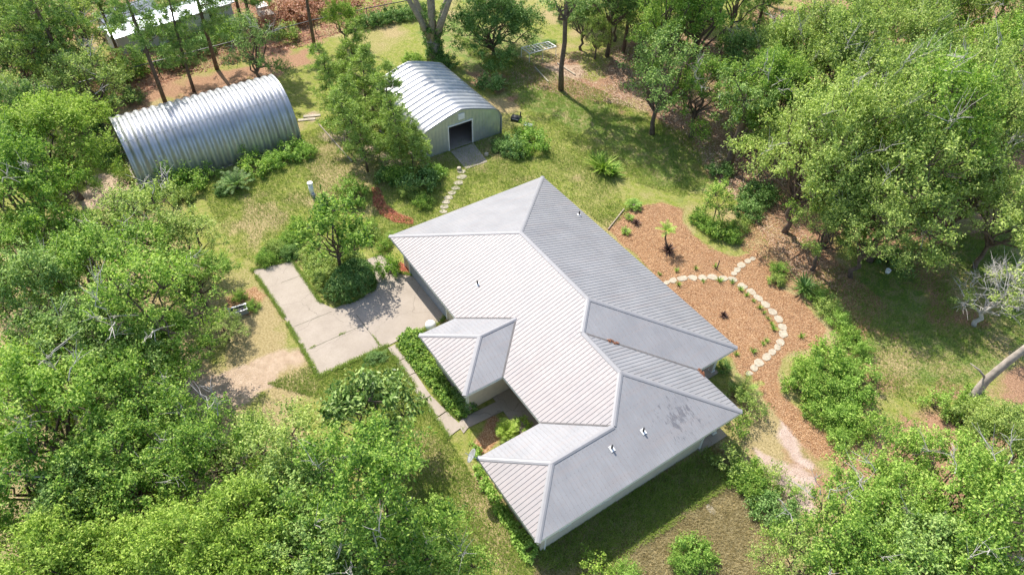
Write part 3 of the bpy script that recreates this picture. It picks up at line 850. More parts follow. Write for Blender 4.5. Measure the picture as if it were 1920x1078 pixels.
# ------------------------------------------------------------------ vegetation builders
def leaf_geo(rng, C, rad, per, size, flat=0.65, up=0.6, aspect=0.5, out_from=None, spray=0.0):
    """leaf quads scattered in clumps. C (n,3) centres, rad (n,)"""
    n = len(C)
    d = rng.normal(size=(n, per, 3)); d /= np.linalg.norm(d, axis=2, keepdims=True)
    r = rng.random((n, per, 1)) ** 0.45
    pos = C[:, None, :] + d * r * rad[:, None, None] * np.array([1, 1, flat])
    if spray > 0:   # shoots run outward from each clump
        K = 9; sd3 = rng.normal(size=(n, K, 3)) * 0.7 + np.array([0, 0, 0.35])
        if out_from is not None:
            o3 = C - out_from; sd3 += (o3 / (np.linalg.norm(o3, axis=1, keepdims=True) + 1e-6))[:, None, :] * 0.8
        sd3 /= np.linalg.norm(sd3, axis=2, keepdims=True)
        k = rng.integers(0, K, (n, per)); tt3 = rng.random((n, per, 1)) * 1.6
        shoot = C[:, None, :] + np.take_along_axis(sd3, k[:, :, None].repeat(3, 2), 1) * tt3 * rad[:, None, None] + rng.normal(size=(n, per, 3)) * 0.07 * (1.5 - tt3 * .7)
        pick = rng.random((n, per, 1)) < spray
        pos = np.where(pick, shoot, pos)
    pos = pos.reshape(-1, 3); dd = d.reshape(-1, 3)
    N = dd * 0.8 + rng.normal(size=pos.shape) * 0.55 + np.array([0, 0, up])
    if out_from is not None:
        o = pos - out_from; o /= np.linalg.norm(o, axis=1, keepdims=True) + 1e-6; N += o * 0.4
    N /= np.linalg.norm(N, axis=1, keepdims=True)
    t = rng.normal(size=pos.shape) + dd * 0.6
    t -= N * (t * N).sum(1, keepdims=True); t /= np.linalg.norm(t, axis=1, keepdims=True)
    b = np.cross(N, t)
    L = size * (0.6 + 0.8 * rng.random((len(pos), 1)))
    w = L * aspect / 2
    V = np.stack([pos - t * L / 2, pos + b * w + N * L * 0.08, pos + t * L / 2, pos - b * w + N * L * 0.08], 1).reshape(-1, 3)
    Q = np.arange(len(V)).reshape(-1, 4)
    return V, Q

def leaf_mesh(name, V, Q, mat):
    me = np_mesh(name, V, Q); me.materials.append(mat); return me

def jitter_line(rng, a, b, k=4, amp=0.12):
    a = np.array(a, float); b = np.array(b, float); L = np.linalg.norm(b - a)
    out = [a]
    for i in range(1, k): out.append(a + (b - a) * i / k + rng.normal(size=3) * amp * L * 0.5 * np.array([1, 1, .5]))
    out.append(b); return out

def broad_tree(seed, R=3.6, H=8.0, lobes=13, clumps=150, per=150, leaf=0.17, crad=(0.45, 0.85), aspect=0.5, depth=0.45, base=0.3, trunk=0.17, stems=1, lean=(0, 0), wood=0.5, twigs=0, flat=0.6):
    rng = np.random.default_rng(seed)
    L = []
    ga = rng.random() * 6.28
    for i in range(lobes):
        f = math.sqrt((i + 0.4) / lobes); a = ga + i * 2.39996 + rng.normal() * 0.25
        r = R * 0.78 * f * (0.85 + 0.3 * rng.random())
        z = H - R * 0.35 - depth * H * f ** 2 * (0.55 + 0.5 * rng.random())
        L.append((np.array([r * math.cos(a) + lean[0], r * math.sin(a) + lean[1], z]), R * (0.26 + 0.17 * rng.random())))
    C = []; rad = []
    for i in range(clumps):
        c, lr = L[rng.integers(lobes)]
        d = rng.normal(size=3); d[2] = d[2] * 0.9 + 0.35; d /= np.linalg.norm(d)
        q = 0.55 + 0.55 * rng.random()
        C.append(c + d * lr * q * np.array([1, 1, 0.85])); rad.append(rng.uniform(*crad))
    C = np.array(C); rad = np.array(rad)
    V, Q = leaf_geo(rng, C, rad, per, leaf, flat, 0.6, aspect, np.array([lean[0], lean[1], H * 0.4]), 0.65)
    mb = MB()
    for s in range(stems):
        off = np.array([0.0, 0, 0]) if stems == 1 else np.array([math.cos(s * 2.1), math.sin(s * 2.1), 0]) * 0.25
        top = np.array([lean[0] * 0.6, lean[1] * 0.6, H * base]) + off * 3
        pts = jitter_line(rng, off + np.array([0, 0, -0.1]), top, 4, 0.10 if H < 10 else 0.03)
        mb.tube(pts, [trunk * 1.35, trunk * 1.05, trunk, trunk * 0.9, trunk * 0.8], 8)
        mine = [l for i, l in enumerate(L) if i % stems == s]
        for c, lr in mine:
            e = jitter_line(rng, pts[-1] if rng.random() < .6 else pts[-2], c, 4, 0.16)
            mb.tube(e, [trunk * 0.6, trunk * 0.48, trunk * 0.36, trunk * 0.26, trunk * 0.14], 6, False)
    ncl = int(len(C) * wood)
    for i in rng.choice(len(C), ncl, replace=False):
        c = C[i]; ds = [np.linalg.norm(c - l[0]) for l in L]; l = L[int(np.argmin(ds))]
        mb.tube(jitter_line(rng, l[0] - np.array([0, 0, lr * 0.3]), c + (c - l[0]) * 0.12, 3, 0.2), [0.035, 0.026, 0.018, 0.008], 4, False)
    tw = None
    if twigs:
        tw = MB()
        for i in range(twigs):
            c, lr = L[rng.integers(lobes)]
            d = rng.normal(size=3); d[2] = abs(d[2]) * 0.9 + 0.5; d /= np.linalg.norm(d)
            p0 = c + d * lr * 0.5; p1 = c + d * (lr * 1.0 + 0.55)
            tw.tube(jitter_line(rng, p0, p1, 3, 0.2), [0.035, 0.028, 0.02, 0.012], 4, False)
            for k in range(6):
                q = p0 + (p1 - p0) * rng.uniform(0.3, 0.95); e = q + (d + rng.normal(size=3) * 0.75) * rng.uniform(0.3, 0.8)
                tw.tube([q, (q + e) / 2 + rng.normal(size=3) * 0.05, e], [0.018, 0.013, 0.006], 3, False)
    return (V, Q), mb, tw

def pine_tree_geo(seed, H=15, start=0.55, blen=2.4, trunk=0.17, whorls=15, tuft=26, nl=0.28, bend=0.5, cone=True, tw=0.035):
    rng = np.random.default_rng(seed)
    mb = MB(); bx, by = rng.normal(size=2) * bend
    tp = [np.array([bx * (f ** 2), by * (f ** 2), H * f - 0.1]) for f in (0, .2, .4, .6, .8, 1)]
    mb.tube(tp, [trunk * 1.25, trunk, trunk * .88, trunk * .72, trunk * .45, trunk * .1], 8)
    C = []; D = []
    for w in range(whorls):
        f = start + (0.98 - start) * w / (whorls - 1); z = H * f
        p = np.array([bx * f * f, by * f * f, z])
        g = (f - start) / (1 - start)
        l = blen * ((1.05 - g) ** 0.7 if cone else math.sin(math.pi * min(1, 0.2 + 0.75 * g))) + 0.25
        for k in range(rng.integers(3, 6)):
            a = rng.random() * 6.28; ll = l * rng.uniform(0.6, 1.15)
            e = p + np.array([math.cos(a) * ll, math.sin(a) * ll, ll * rng.uniform(0.0, 0.4)])
            mb.tube([p, (p + e) / 2 + np.array([0, 0, -0.08 * ll]), e], [tw, tw * .7, tw * .3], 4, False)
            nt = max(3, int(ll * 4.2))
            for j in range(nt):
                q = p + (e - p) * rng.uniform(0.35, 1.05) + rng.normal(size=3) * np.array([.26, .26, .14]) * ll * 0.5
                C.append(q); D.append((e - p) / np.linalg.norm(e - p) * 0.5 + np.array([0, 0, 0.35]))
    C = np.array(C); D = np.array(D); n = len(C)
    d = rng.normal(size=(n, tuft, 3)) + D[:, None, :]; d /= np.linalg.norm(d, axis=2, keepdims=True)
    c = np.repeat(C[:, None, :], tuft, 1) + rng.normal(size=(n, tuft, 3)) * 0.10
    s = np.cross(d, rng.normal(size=d.shape)); s /= np.linalg.norm(s, axis=2, keepdims=True)
    L = nl * (0.7 + 0.6 * rng.random((n, tuft, 1))); wd = 0.026 + 0 * L
    V = np.stack([c - s * wd * .5, c + s * wd * .5, c + d * L + s * wd, c + d * L - s * wd], 2).reshape(-1, 3)
    return (V, np.arange(len(V)).reshape(-1, 4)), mb

def bush_geo(seed, R=1.0, H=1.1, clumps=34, per=110, leaf=0.10, crad=(0.2, 0.36), aspect=0.5, oblong=1.0, spiky=0.3):
    rng = np.random.default_rng(seed)
    C = []; rad = []
    for i in range(clumps):
        d = rng.normal(size=3); d[2] = abs(d[2]); d /= np.linalg.norm(d); q = rng.uniform(0.45, 0.95)
        C.append(d * q * np.array([R * oblong, R, H * 0.85]) * (0.85 + spiky * rng.random()) + [0, 0, 0.12]); rad.append(rng.uniform(*crad) * R ** 0.5)
    V, Q = leaf_geo(rng, np.array(C), np.array(rad), per, leaf, 0.75, 0.5, aspect, np.array([0, 0, -0.2]), 0.45)
    V[:, 2] = np.maximum(V[:, 2], 0.01)
    mb = MB()
    for i in range(0, clumps, 3):
        mb.tube(jitter_line(rng, (0, 0, -0.05), C[i], 3, 0.15), [0.03, 0.022, 0.015, 0.006], 4, False)
    return (V, Q), mb

def frond_geo(seed, n=22, L=1.0, droop=0.5, up=0.7, leaflets=22, ll=0.28, base_z=0.1, wl=0.03, stiff=False):
    rng = np.random.default_rng(seed); V = []; 
    st = MB()
    for i in range(n):
        a = 2.39996 * i + rng.normal() * 0.1; e0 = up * (1 - 0.75 * i / n) + 0.15
        Li = L * rng.uniform(0.8, 1.1); pts = []
        for k in range(9):
            f = k / 8; ang = e0 - droop * f * f * 1.3
            if k == 0: p = np.array([0, 0, base_z], float)
            else: p = pts[-1] + np.array([math.cos(a) * math.cos(ang), math.sin(a) * math.cos(ang), math.sin(ang)]) * Li / 8
            pts.append(p)
        st.tube(pts, [0.014 * (1 - .08 * k) for k in range(9)], 3, False)
        side = np.array([-math.sin(a), math.cos(a), 0])
        for k in range(leaflets):
            f = 0.15 + 0.85 * (k + .5) / leaflets; x = f * 8; j = min(7, int(x)); p = pts[j] + (pts[j + 1] - pts[j]) * (x - j)
            t = (pts[j + 1] - pts[j]); t /= np.linalg.norm(t)
            l = ll * math.sin(math.pi * min(1, 0.15 + f * 0.82)) ** 0.6
            for s in (-1, 1):
                dr = side * s * 0.85 + t * 0.55 + np.array([0, 0, 0.12 if not stiff else .25]); dr /= np.linalg.norm(dr)
                V += [p - t * wl / 2, p + t * wl / 2, p + dr * l + t * wl * .15 - [0, 0, l * .15], p + dr * l - t * wl * .15 - [0, 0, l * .15]]
    V = np.array(V); return (V, np.arange(len(V)).reshape(-1, 4)), st

def blade_geo(seed, n=40, L=0.6, w=0.05, spread=0.9):
    rng = np.random.default_rng(seed); V = []; Q = []
    for i in range(n):
        a = rng.random() * 6.28; e = rng.uniform(1.5 - spread, 1.45); l = L * rng.uniform(.6, 1.1)
        d = np.array([math.cos(a) * math.cos(e), math.sin(a) * math.cos(e), math.sin(e)]); s = np.array([-math.sin(a), math.cos(a), 0])
        b = np.array([math.cos(a), math.sin(a), 0]) * 0.05 * rng.random(); m_ = b + d * l * .55; t = b + d * l + np.array([math.cos(a) * .2, math.sin(a) * .2, -.15]) * l
        k = len(V); V += [b - s * w / 2, b + s * w / 2, m_ + s * w / 2, m_ - s * w / 2, t + s * w * .08, t - s * w * .08]; Q += [(k, k + 1, k + 2, k + 3), (k + 3, k + 2, k + 4, k + 5)]
    return np.array(V), np.array(Q)

ARCH = {}
def arche(key, crown, wood, tw=None, tmat='bark'):
    """make shared mesh data"""
    d = {'crown': leaf_mesh("foliage_" + key, crown[0], crown[1], M['leaf_bright'])}
    nf = len(wood.f)
    if tw is not None:
        k0 = len(wood.v); wood.v += tw.v; wood.f += [tuple(i + k0 for i in f) for f in tw.f]
    me = wood.mesh("wood_" + key, True); me.materials.append(M[tmat]); me.materials.append(M['twig'])
    mi = np.zeros(len(wood.f), dtype=np.int32); mi[nf:] = 1; me.polygons.foreach_set("material_index", mi); d['trunk'] = me
    ARCH[key] = d

arche('oak1', *broad_tree(1, clumps=118, per=170, leaf=0.14, crad=(.32, .72), twigs=4))
arche('oak2', *broad_tree(2, R=3.9, H=8.5, lobes=15, clumps=128, per=170, leaf=.14, crad=(.32, .75), twigs=5))
arche('oak3', *broad_tree(3, R=3.3, H=7.5, lobes=11, clumps=98, per=170, leaf=.14, crad=(.32, .7), twigs=0))
arche('airy1', *broad_tree(4, R=3.2, H=7.5, lobes=14, clumps=90, per=110, leaf=0.14, crad=(0.35, 0.72), wood=1.0, twigs=0, depth=.55))
arche('airy2', *broad_tree(5, R=3.4, H=8.0, lobes=13, clumps=100, per=110, leaf=0.14, crad=(0.35, 0.72), wood=1.0, twigs=8, depth=.6))
arche('grey1', *broad_tree(6, R=4.2, H=9.5, lobes=17, clumps=165, per=160, leaf=0.14, crad=(0.38, 0.85), twigs=8, depth=.5))
arche('grey2', *broad_tree(7, R=3.8, H=9.0, lobes=14, clumps=140, per=150, leaf=0.14, crad=(0.38, 0.85), twigs=11, depth=.6, wood=.8))
arche('laurel', *broad_tree(8, R=3.4, H=7.5, lobes=12, clumps=170, per=190, leaf=0.14, crad=(0.38, 0.72), aspect=0.38, twigs=0, depth=.55))
arche('magnolia', *broad_tree(9, R=2.3, H=6.0, lobes=12, clumps=85, per=60, leaf=0.22, crad=(0.3, 0.55), aspect=0.42, depth=.72, base=.25, trunk=.12, wood=.8))
arche('young', *broad_tree(10, R=1.4, H=3.6, lobes=9, clumps=42, per=50, leaf=0.13, crad=(0.22, 0.4), depth=.7, base=.3, trunk=.05, wood=1))
arche('pine1', *pine_tree_geo(11, H=15, start=.34, bend=.5))
arche('pine2', *pine_tree_geo(12, H=14, start=.28, blen=2.8, bend=.7, whorls=15))
arche('domed', *broad_tree(19, R=4.3, H=6.8, lobes=24, clumps=260, per=150, leaf=.15, crad=(.35, .75), depth=.72, base=.12, wood=.2))
arche('tallairy', *broad_tree(20, R=5.0, H=16, lobes=17, clumps=170, per=110, leaf=.16, crad=(.45, .85), depth=.34, base=.55, trunk=.2, wood=.5))
arche('tallfull', *broad_tree(26, R=3.2, H=14, lobes=20, clumps=210, per=120, leaf=.15, crad=(.4, .8), depth=.62, base=.35, trunk=.2, wood=.5))
arche('tallpine', *pine_tree_geo(17, H=16, start=.52, blen=3.4, trunk=.19, whorls=12, tuft=30, nl=.3, bend=.8, cone=False))
arche('twiggy', *broad_tree(18, R=2.6, H=6.5, lobes=10, clumps=55, per=70, leaf=.12, crad=(.3, .55), twigs=60, depth=.6, wood=1), tmat='twig')
arche('sand1', *pine_tree_geo(13, H=8.0, start=.22, blen=2.2, trunk=.09, whorls=15, tuft=30, nl=.22, bend=.5))
arche('sand2', *pine_tree_geo(14, H=7.4, start=.3, blen=2.0, trunk=.08, whorls=14, tuft=30, nl=.22, bend=.7))
arche('bush1', *bush_geo(21))
arche('bush2', *bush_geo(22, clumps=26, per=80, leaf=0.14, crad=(.22, .4), spiky=.5))
arche('bush3', *bush_geo(23, clumps=40, per=120, leaf=0.07, crad=(.16, .3), spiky=.15))
arche('bush4', *bush_geo(24, clumps=20, per=60, leaf=0.12, crad=(.2, .45), spiky=.8, H=1.4))

def plant(key, name, loc, mat, label, cat, group=None, s=1.0, sz=None, rz=0.0, crown='crown', trunk='trunk', tilt=(0, 0), bark=None, sxy=None):
    a = ARCH[key]
    e = empty(name, loc, rz)
    e.rotation_euler = (tilt[0], tilt[1], rz)
    sz = s if sz is None else sz
    e.scale = (s * (sxy or 1), s, sz)
    o = lnk(bpy.data.objects.new(crown, a['crown']), e)
    o.material_slots[0].link = 'OBJECT'; o.material_slots[0].material = M[mat]
    w = lnk(bpy.data.objects.new(trunk, a['trunk']), e)
    if bark: w.material_slots[0].link = 'OBJECT'; w.material_slots[0].material = M[bark]
    tag(e, label, cat, group)
    return e

rr = random.Random(5)
def tree_at(px, py, zc, key, mat, s, label, name='oak_tree', cat='tree', group='oaks around the yard', hz=None, **k):
    """px,py: where the crown centre shows; zc: height of the crown centre"""
    x, y, _ = G(px, py, zc)
    return plant(key, name, (x, y, 0), mat, label, cat, group, s, hz, rr.random() * 6.28, **k)

LB, LY, LG, LD, LP, LS = 'leaf_bright', 'leaf_yellow', 'leaf_grey', 'leaf_dark', 'leaf_pine', 'leaf_sand'
# left wood ---------------------------------------------------------
T = [
 (95, 262, 5, 'laurel', LY, 1.10, "feathery yellow-green tree beside the near end of the round-topped hut"),
 (40, 200, 5, 'oak3', LB, 0.8, "small round green tree at the left edge above the yellow-green one"),
 (5, 160, 5, 'airy2', LG, 0.8, "olive tree cut by the left edge, between two green ones"),
 (20, 20, 6, 'oak1', LG, 0.9, "olive oak in the corner at the upper left"),
 (20, 105, 4, 'oak3', LB, 0.75, "pale green tree at the left edge, highest of the left wood"),
 (45, 385, 5, 'oak1', LB, 1.05, "bright green oak at the left edge below the feathery yellow tree"),
 (265, 395, 5, 'airy2', LG, 0.95, "grey-green oak reaching the low end of the round-topped hut"),
 (340, 440, 3.4, 'airy1', LB, 0.75, "loose oak whose branch reaches over the bright lawn", .6),
 (190, 480, 6, 'oak2', LB, 0.95, "broad oak second below the round-topped hut's end"),
 (15, 300, 5, 'oak1', LB, 0.9, "green oak at the left edge level with the hut's low corner"),
 (120, 440, 4, 'airy1', LB, 0.8, "loose oak between the feathery yellow tree and the left wood"),
 (20, 470, 5, 'oak2', LB, 0.8, "oak at the left edge just above the halfway height"),
 (90, 330, 4, 'laurel', LY, 0.7, "small feathery tree right under the big yellow-green one"),
 (60, 540, 6, 'oak3', LB, 0.95, "oak with bluish green crown near the left edge, halfway down"),
 (362, 518, 2.6, 'oak1', LB, 0.62, "oak nearest to the driveway's outer corner", .5),
 (265, 570, 6, 'airy2', LB, 1.05, "oak in the middle of the left wood with grey twigs"),
 (150, 620, 6, 'oak1', LB, 0.95, "dense oak left of the sandy track's end"),
 (418, 612, 1.2, 'airy1', LG, 0.40, "small dark oak between the planter box and the sandy track", .26),
 (290, 622, 4, 'oak3', LB, 0.85, "oak just above the sandy track", .65),
 (40, 680, 6, 'airy1', LY, 0.9, "oak with a gap of grass beside it at the left edge"),
 (230, 700, 6, 'oak2', LB, 0.8, "oak at the blind end of the sandy track"),
 (70, 780, 6, 'oak1', LB, 1.0, "bright oak with bare twigs at the left edge, lower half"),
 (190, 810, 7, 'oak2', LB, 0.9, "tall bright oak left of the thin bent trunk"),
 (40, 890, 6, 'airy2', LB, 0.95, "oak with silvery twigs near the bottom left corner"),
 (300, 800, 5, 'airy1', LB, 0.85, "thin open oak with a bent dark trunk over dry grass"),
 (400, 830, 5, 'airy2', LB, 0.75, "sparse oak overhanging the lower edge of the sandy track"),
 (478, 800, 4, 'airy1', LG, 0.6, "small open oak between the sandy track and the glossy tree"),
 (520, 850, 5, 'airy1', LB, 0.85, "loose oak right below the sandy track with ground showing through"),
 (560, 920, 5, 'oak3', LB, 0.85, "round oak left of the large grey-twigged oak"),
 (690, 940, 6, 'oak2', LB, 0.95, "large oak with silvery twigs in front of the lawn strip"),
 (790, 985, 6, 'grey2', LB, 0.72, "oak with bare grey twigs next to the lawn strip at the bottom"),
 (600, 1030, 6, 'oak1', LB, 0.85, "oak at the bottom edge below the round oak"),
 (450, 990, 6, 'laurel', LY, 1.0, "bright yellow-green tree at the bottom left of centre"),
 (330, 1030, 6, 'laurel', LY, 0.85, "yellow-green tree at the bottom edge left of the brightest one"),
 (180, 1010, 6, 'laurel', LY, 0.9, "yellow-tipped tree near the bottom left corner"),
 (60, 1040, 6, 'laurel', LY, 0.9, "yellow-green tree in the bottom left corner"),
 (220, 920, 5, 'airy1', LB, 0.8, "shaded oak above the yellow-green trees"),
 (120, 940, 5, 'oak3', LB, 0.75, "dark low oak above the corner yellow-green trees"),
 (740, 1070, 6, 'oak3', LB, 0.8, "oak cut by the bottom edge beside the lawn strip"),
 (480, 1110, 6, 'laurel', LY, 0.9, "yellow-green crown cut by the bottom edge"),
 # bottom right
 (1700, 830, 4, 'airy1', LB, 0.62, "small loose tree left of the leaning trunk's foot"),
 (1890, 835, 4, 'laurel', 'leaf_grey', 0.72, "soft pale green tree below the leaning trunk"),
 (1680, 930, 5, 'oak1', LB, 0.8, "oak with a bare forked branch below the sandy path"),
 (1580, 990, 5, 'airy2', LB, 0.75, "oak overhanging the pink sandy path's lower end"),
 (1800, 900, 5, 'oak2', LB, 0.8, "dense oak in the lower right wood, below the pale tree"),
 (1890, 960, 6, 'airy2', LB, 0.9, "twiggy oak at the right edge near the bottom"),
 (1740, 1030, 5, 'oak3', LB, 0.9, "oak near the bottom right corner with a thin straight trunk"),
 (1620, 1060, 5, 'oak1', LB, 0.72, "oak cut by the bottom edge below the sandy path"),
 (1860, 1060, 6, 'oak1', LB, 0.85, "oak in the bottom right corner"),
 (1520, 1040, 4, 'airy1', LB, 0.55, "small oak at the edge of the dry grass, bottom right"),
 # upper right
 (1545, 240, 8.5, 'grey1', LG, 1.0, "big grey-green oak behind the tilted trunk", 1.25),
 (1470, 130, 7, 'laurel', LB, 1.05, "tall light green tree left of the big upper right oaks"),
 (1600, 110, 8, 'grey2', LG, 1.05, "grey-twigged oak in the upper right wood near the top edge"),
 (1720, 60, 8, 'grey1', LG, 1.0, "oak at the top edge of the upper right wood"),
 (1850, 60, 8, 'oak2', LY, 1.1, "yellowish oak in the top right corner"),
 (1650, 210, 9.5, 'grey1', LG, 1.05, "broadest grey-green oak of the upper right wood", 1.35),
 (1780, 190, 10, 'grey2', LB, 1.15, "oak with a pale dead branch across its crown", 1.45),
 (1880, 210, 8, 'grey1', LG, 0.95, "dense oak at the right edge, upper part"),
 (1600, 330, 6, 'airy2', LB, 0.95, "low oak at the front of the upper right wood"),
 (1710, 330, 7, 'airy1', LG, 1.25, "light green oak above the shaded lawn"),
 (1650, 410, 5, 'grey1', LG, 0.85, "front oak drooping to the shaded lawn with grey moss"),
 (1560, 420, 4, 'oak3', LG, 0.72, "small oak at the front left foot of the upper right wood"),
 (1850, 310, 6, 'airy2', LG, 1.1, "oak with a hanging tangle of bare twigs, right side"),
 (1915, 370, 6, 'oak1', LG, 0.85, "oak at the right edge above the shaded lawn"),
 (1420, 40, 8, 'oak1', LB, 0.95, "green tree at the top edge between the pines and the oaks"),
 (1540, 30, 9, 'grey2', LG, 1.0, "oak at the top edge left of the twiggy oak"),
 (1930, 120, 9, 'grey1', LG, 1.0, "oak cut by the right edge near the top"),
 (1780, -30, 9, 'oak2', LG, 1.1, "oak crown cut by the top edge, right side"),
 (1640, -20, 9, 'grey1', LG, 1.0, "oak crown cut by the top edge, behind the grey-twigged oak"),
 (1480, 250, 5, 'oak3', LG, 0.7, "small oak at the left front of the upper right wood"),
 (1095, 28, 3.5, 'oak3', 'leaf_pine', 0.75, "low feathery tree right of the white bench frame at the top"),
 (1160, 12, 3.5, 'oak3', 'leaf_bright', 0.75, "low tree at the top edge behind the bare garden plot"),
 (1205, 42, 3.5, 'airy2', 'leaf_pine', 0.8, "low loose tree between the garden plot row and the big pines"),
 (1120, 62, 2.6, 'airy1', 'leaf_bright', 0.5, "small tree just above the bare garden plot"),
 (1300, 20, 4, 'oak1', 'leaf_pine', 0.8, "low tree at the top edge above the thick dark tree's trunk"),
 (1265, 30, 10, 'airy1', 'leaf_pine', 1.1, "tall blue-green tree among the pines at the top"),
 (1340, 60, 9, 'airy2', 'leaf_bright', 0.9, "bright feathery tree behind the thin slanting tree"),
 (60, 40, 7, 'airy1', 'leaf_grey', 1.1, "olive tree in the upper left corner"),
 (150, 120, 6, 'airy2', 'leaf_grey', 1.0, "olive tree between the grey roof and the round-topped hut"),
 (130, 25, 7, 'airy2', 'leaf_grey', 1.0, "olive tree at the top edge left of the neighbouring roofs"),
 (455, 20, 7, 'airy2', 'leaf_pine', 0.85, "thin tree at the top edge right of the neighbouring roofs"),
 (1690, 130, 9, 'oak2', LG, 1.1, "oak filling the middle of the upper right wood above the broadest one", 1.3),
 (1760, 110, 9, 'oak1', LB, 1.15, "fresh green oak near the top of the upper right wood", 1.3),
 (1850, 140, 9, 'grey1', LG, 1.0, "oak between the dead branch and the right edge", 1.25),
 (1590, 60, 9, 'oak2', LG, 1.1, "oak near the top edge right of the light green tree", 1.3),
 (1490, 60, 8, 'oak1', LG, 1.0, "oak in front of the thin pines at the top edge", 1.2),
 (1430, 150, 6.5, 'airy2', LB, .95, "loose tree filling the left front of the upper right wood", 1.1),
 (1905, -30, 9, 'grey1', LG, 1.1, "oak crown in the very corner at the top right"),
 (1990, 40, 9, 'oak2', LB, 1.2, "oak cut by the right edge in the top corner"),
 (1700, -60, 9, 'grey1', LB, 1.1, "oak crown just touching the top edge at the right"),
 (1905, 500, 5, 'twiggy', LG, 0.8, "bare-twigged grey tree at the right edge over the shaded lawn"),
]
for i_, t_ in enumerate(T):
    tl = list(t_[:7])
    if tl[3] in ('oak1', 'oak3') and tl[4] == LB and i_ % 3 == 1: tl[4] = LP
    if tl[3] == 'airy1' and tl[4] == LB and i_ % 2: tl[4] = LG
    tree_at(*tl, hz=(t_[7] if len(t_) > 7 else tl[5] * (1.0, 1.18, .9, 1.08)[i_ % 4]))
# upper middle ------------------------------------------------------
tree_at(925, 34, 3.6, 'domed', 'leaf_blue', .98, "dark dense evergreen tree beside the white bench frame", 'evergreen_tree', group=None)
tree_at(622, 424, 3.7, 'magnolia', LB, 1.0, "small green tree standing in the planting beside the driveway", 'magnolia_tree', group=None)
tree_at(690, 790, 3.6, 'magnolia', LD, 1.15, "glossy dark evergreen tree on the lawn below the driveway", 'magnolia_tree', group=None)
tree_at(1350, 365, 2.3, 'young', LB, 1.0, "slender young tree behind the shrubs of the mulch bed", 'young_tree', group=None)
tree_at(640, 25, 3.5, 'oak3', LY, 0.62, "round shrubby tree by the far fence corner", 'small_tree', group=None)
def base_at(px, py, key, mat, s, label, name, cat='tree', group=None, sz=None, **k):
    return plant(key, name, G(px, py), mat, label, cat, group, s, sz, rr.random() * 6.28, **k)
# pines by their trunk bases
PG = 'tall trees behind the yard'
for px, py, key, s, sz, lab in [
 (312, 198, 'pine1', .9, .95, "pine standing close behind the round-topped hut"), (364, 172, 'pine2', .75, .7, "thin pine right of the one touching the round-topped hut"),
 (407, 130, 'pine2', .95, .95, "dark thick-crowned pine against the far fence"), (484, 104, 'pine1', .9, .95, "pine on the far fence line right of the dark thick one"),
 (590, 88, 'pine1', .85, .95, "rightmost pine on the far fence line"), (162, 205, 'pine2', 1.0, .95, "heavy pine left of the round-topped hut"),
 (60, 170, 'pine2', .9, .9, "pine behind the small grey roof at the far left"), (230, 120, 'pine2', .8, .8, "pine in front of the white neighbouring roof's left end"),
 (120, 90, 'pine1', .9, .9, "pine beyond the small grey roof, upper left corner"), (1052, 170, 'tallairy', 1.0, 1.0, "tall tree with bare grey trunk beside the bare garden plot"),
 (1138, 106, 'tallfull', .95, .85, "tall tree behind the bare garden plot, first in its row"), (1168, 98, 'tallairy', .75, .85, "tall tree behind the bare garden plot, second in its row"),
 (1225, 188, 'tallfull', .85, .9, "tall tree with ivy at its foot in front of the row"), (1283, 180, 'tallfull', 1.05, 1.05, "thick dark tall tree at the middle of the leaf-strewn ground"),
 (1345, 152, 'tallairy', .65, .85, "thin slanting tall tree left of the big oaks"), (1400, 130, 'pine2', .9, .9, "pine just in front of the tall light green tree"),
 (1250, 60, 'pine1', .9, 1.0, "pine farthest back near the top edge"), (1330, 40, 'pine2', 1.0, 1.0, "pine at the top edge behind the slanting one"), (1090, 30, 'pine2', .9, .9, "pine behind the dark evergreen near the top edge"),
 (450, 30, 'pine2', .9, .9, "pine behind the far fence beside the neighbouring roofs"), (1105, 45, 'tallfull', .8, .62, "tree with full low crown left of the row behind the garden plot"), (1165, 30, 'tallfull', .9, .65, "full-crowned tree behind the garden plot row"),
 (1215, 70, 'tallfull', .75, .6, "full-crowned tree between the garden plot row and the thick dark tree"), (1255, 15, 'tallfull', 1.0, .7, "full-crowned tree at the top edge above the thick dark tree"), (1310, 75, 'tallfull', .8, .62, "full-crowned tree behind the thin slanting tree"),
 (1385, 50, 'tallfull', .9, .7, "full-crowned tree at the top left corner of the big oak wood"), (1060, 15, 'tallfull', .8, .6, "full-crowned tree at the top edge behind the white bench frame"), (1440, 10, 'tallfull', 1.0, .8, "full-crowned tree at the top edge above the light green oak"),
 (20, 40, 'pine2', .9, .9, "pine in the upper left corner")]:
    base_at(px, py, key, LP if 'pine' in key else (LB if px > 1200 else LP), s, lab, 'pine_tree' if 'pine' in key else 'tall_tree', group=PG, sz=sz)
SG = 'slim young pines between the huts'
for i, (px, py, key, s, lab) in enumerate([
 (690, 322, 'sand1', .85, "slim pine at the front of the clump between the huts"), (757, 318, 'sand2', .85, "slim pine nearest to the workshop's front corner"),
 (655, 285, 'sand2', .85, "slim pine on the left of the clump between the huts"), (725, 285, 'sand1', .85, "slim pine against the workshop's side wall"),
 (640, 230, 'sand1', .8, "slim pine at the left rear of the clump"), (690, 235, 'sand2', .9, "slim pine in the middle of the clump between the huts"),
 (660, 175, 'sand1', .85, "slim pine at the back of the clump, behind the workshop"), (775, 330, 'sand2', .6, "shortest slim pine in front of the workshop")]):
    base_at(px, py, key, LS, s, lab, 'young_pine', group=SG)

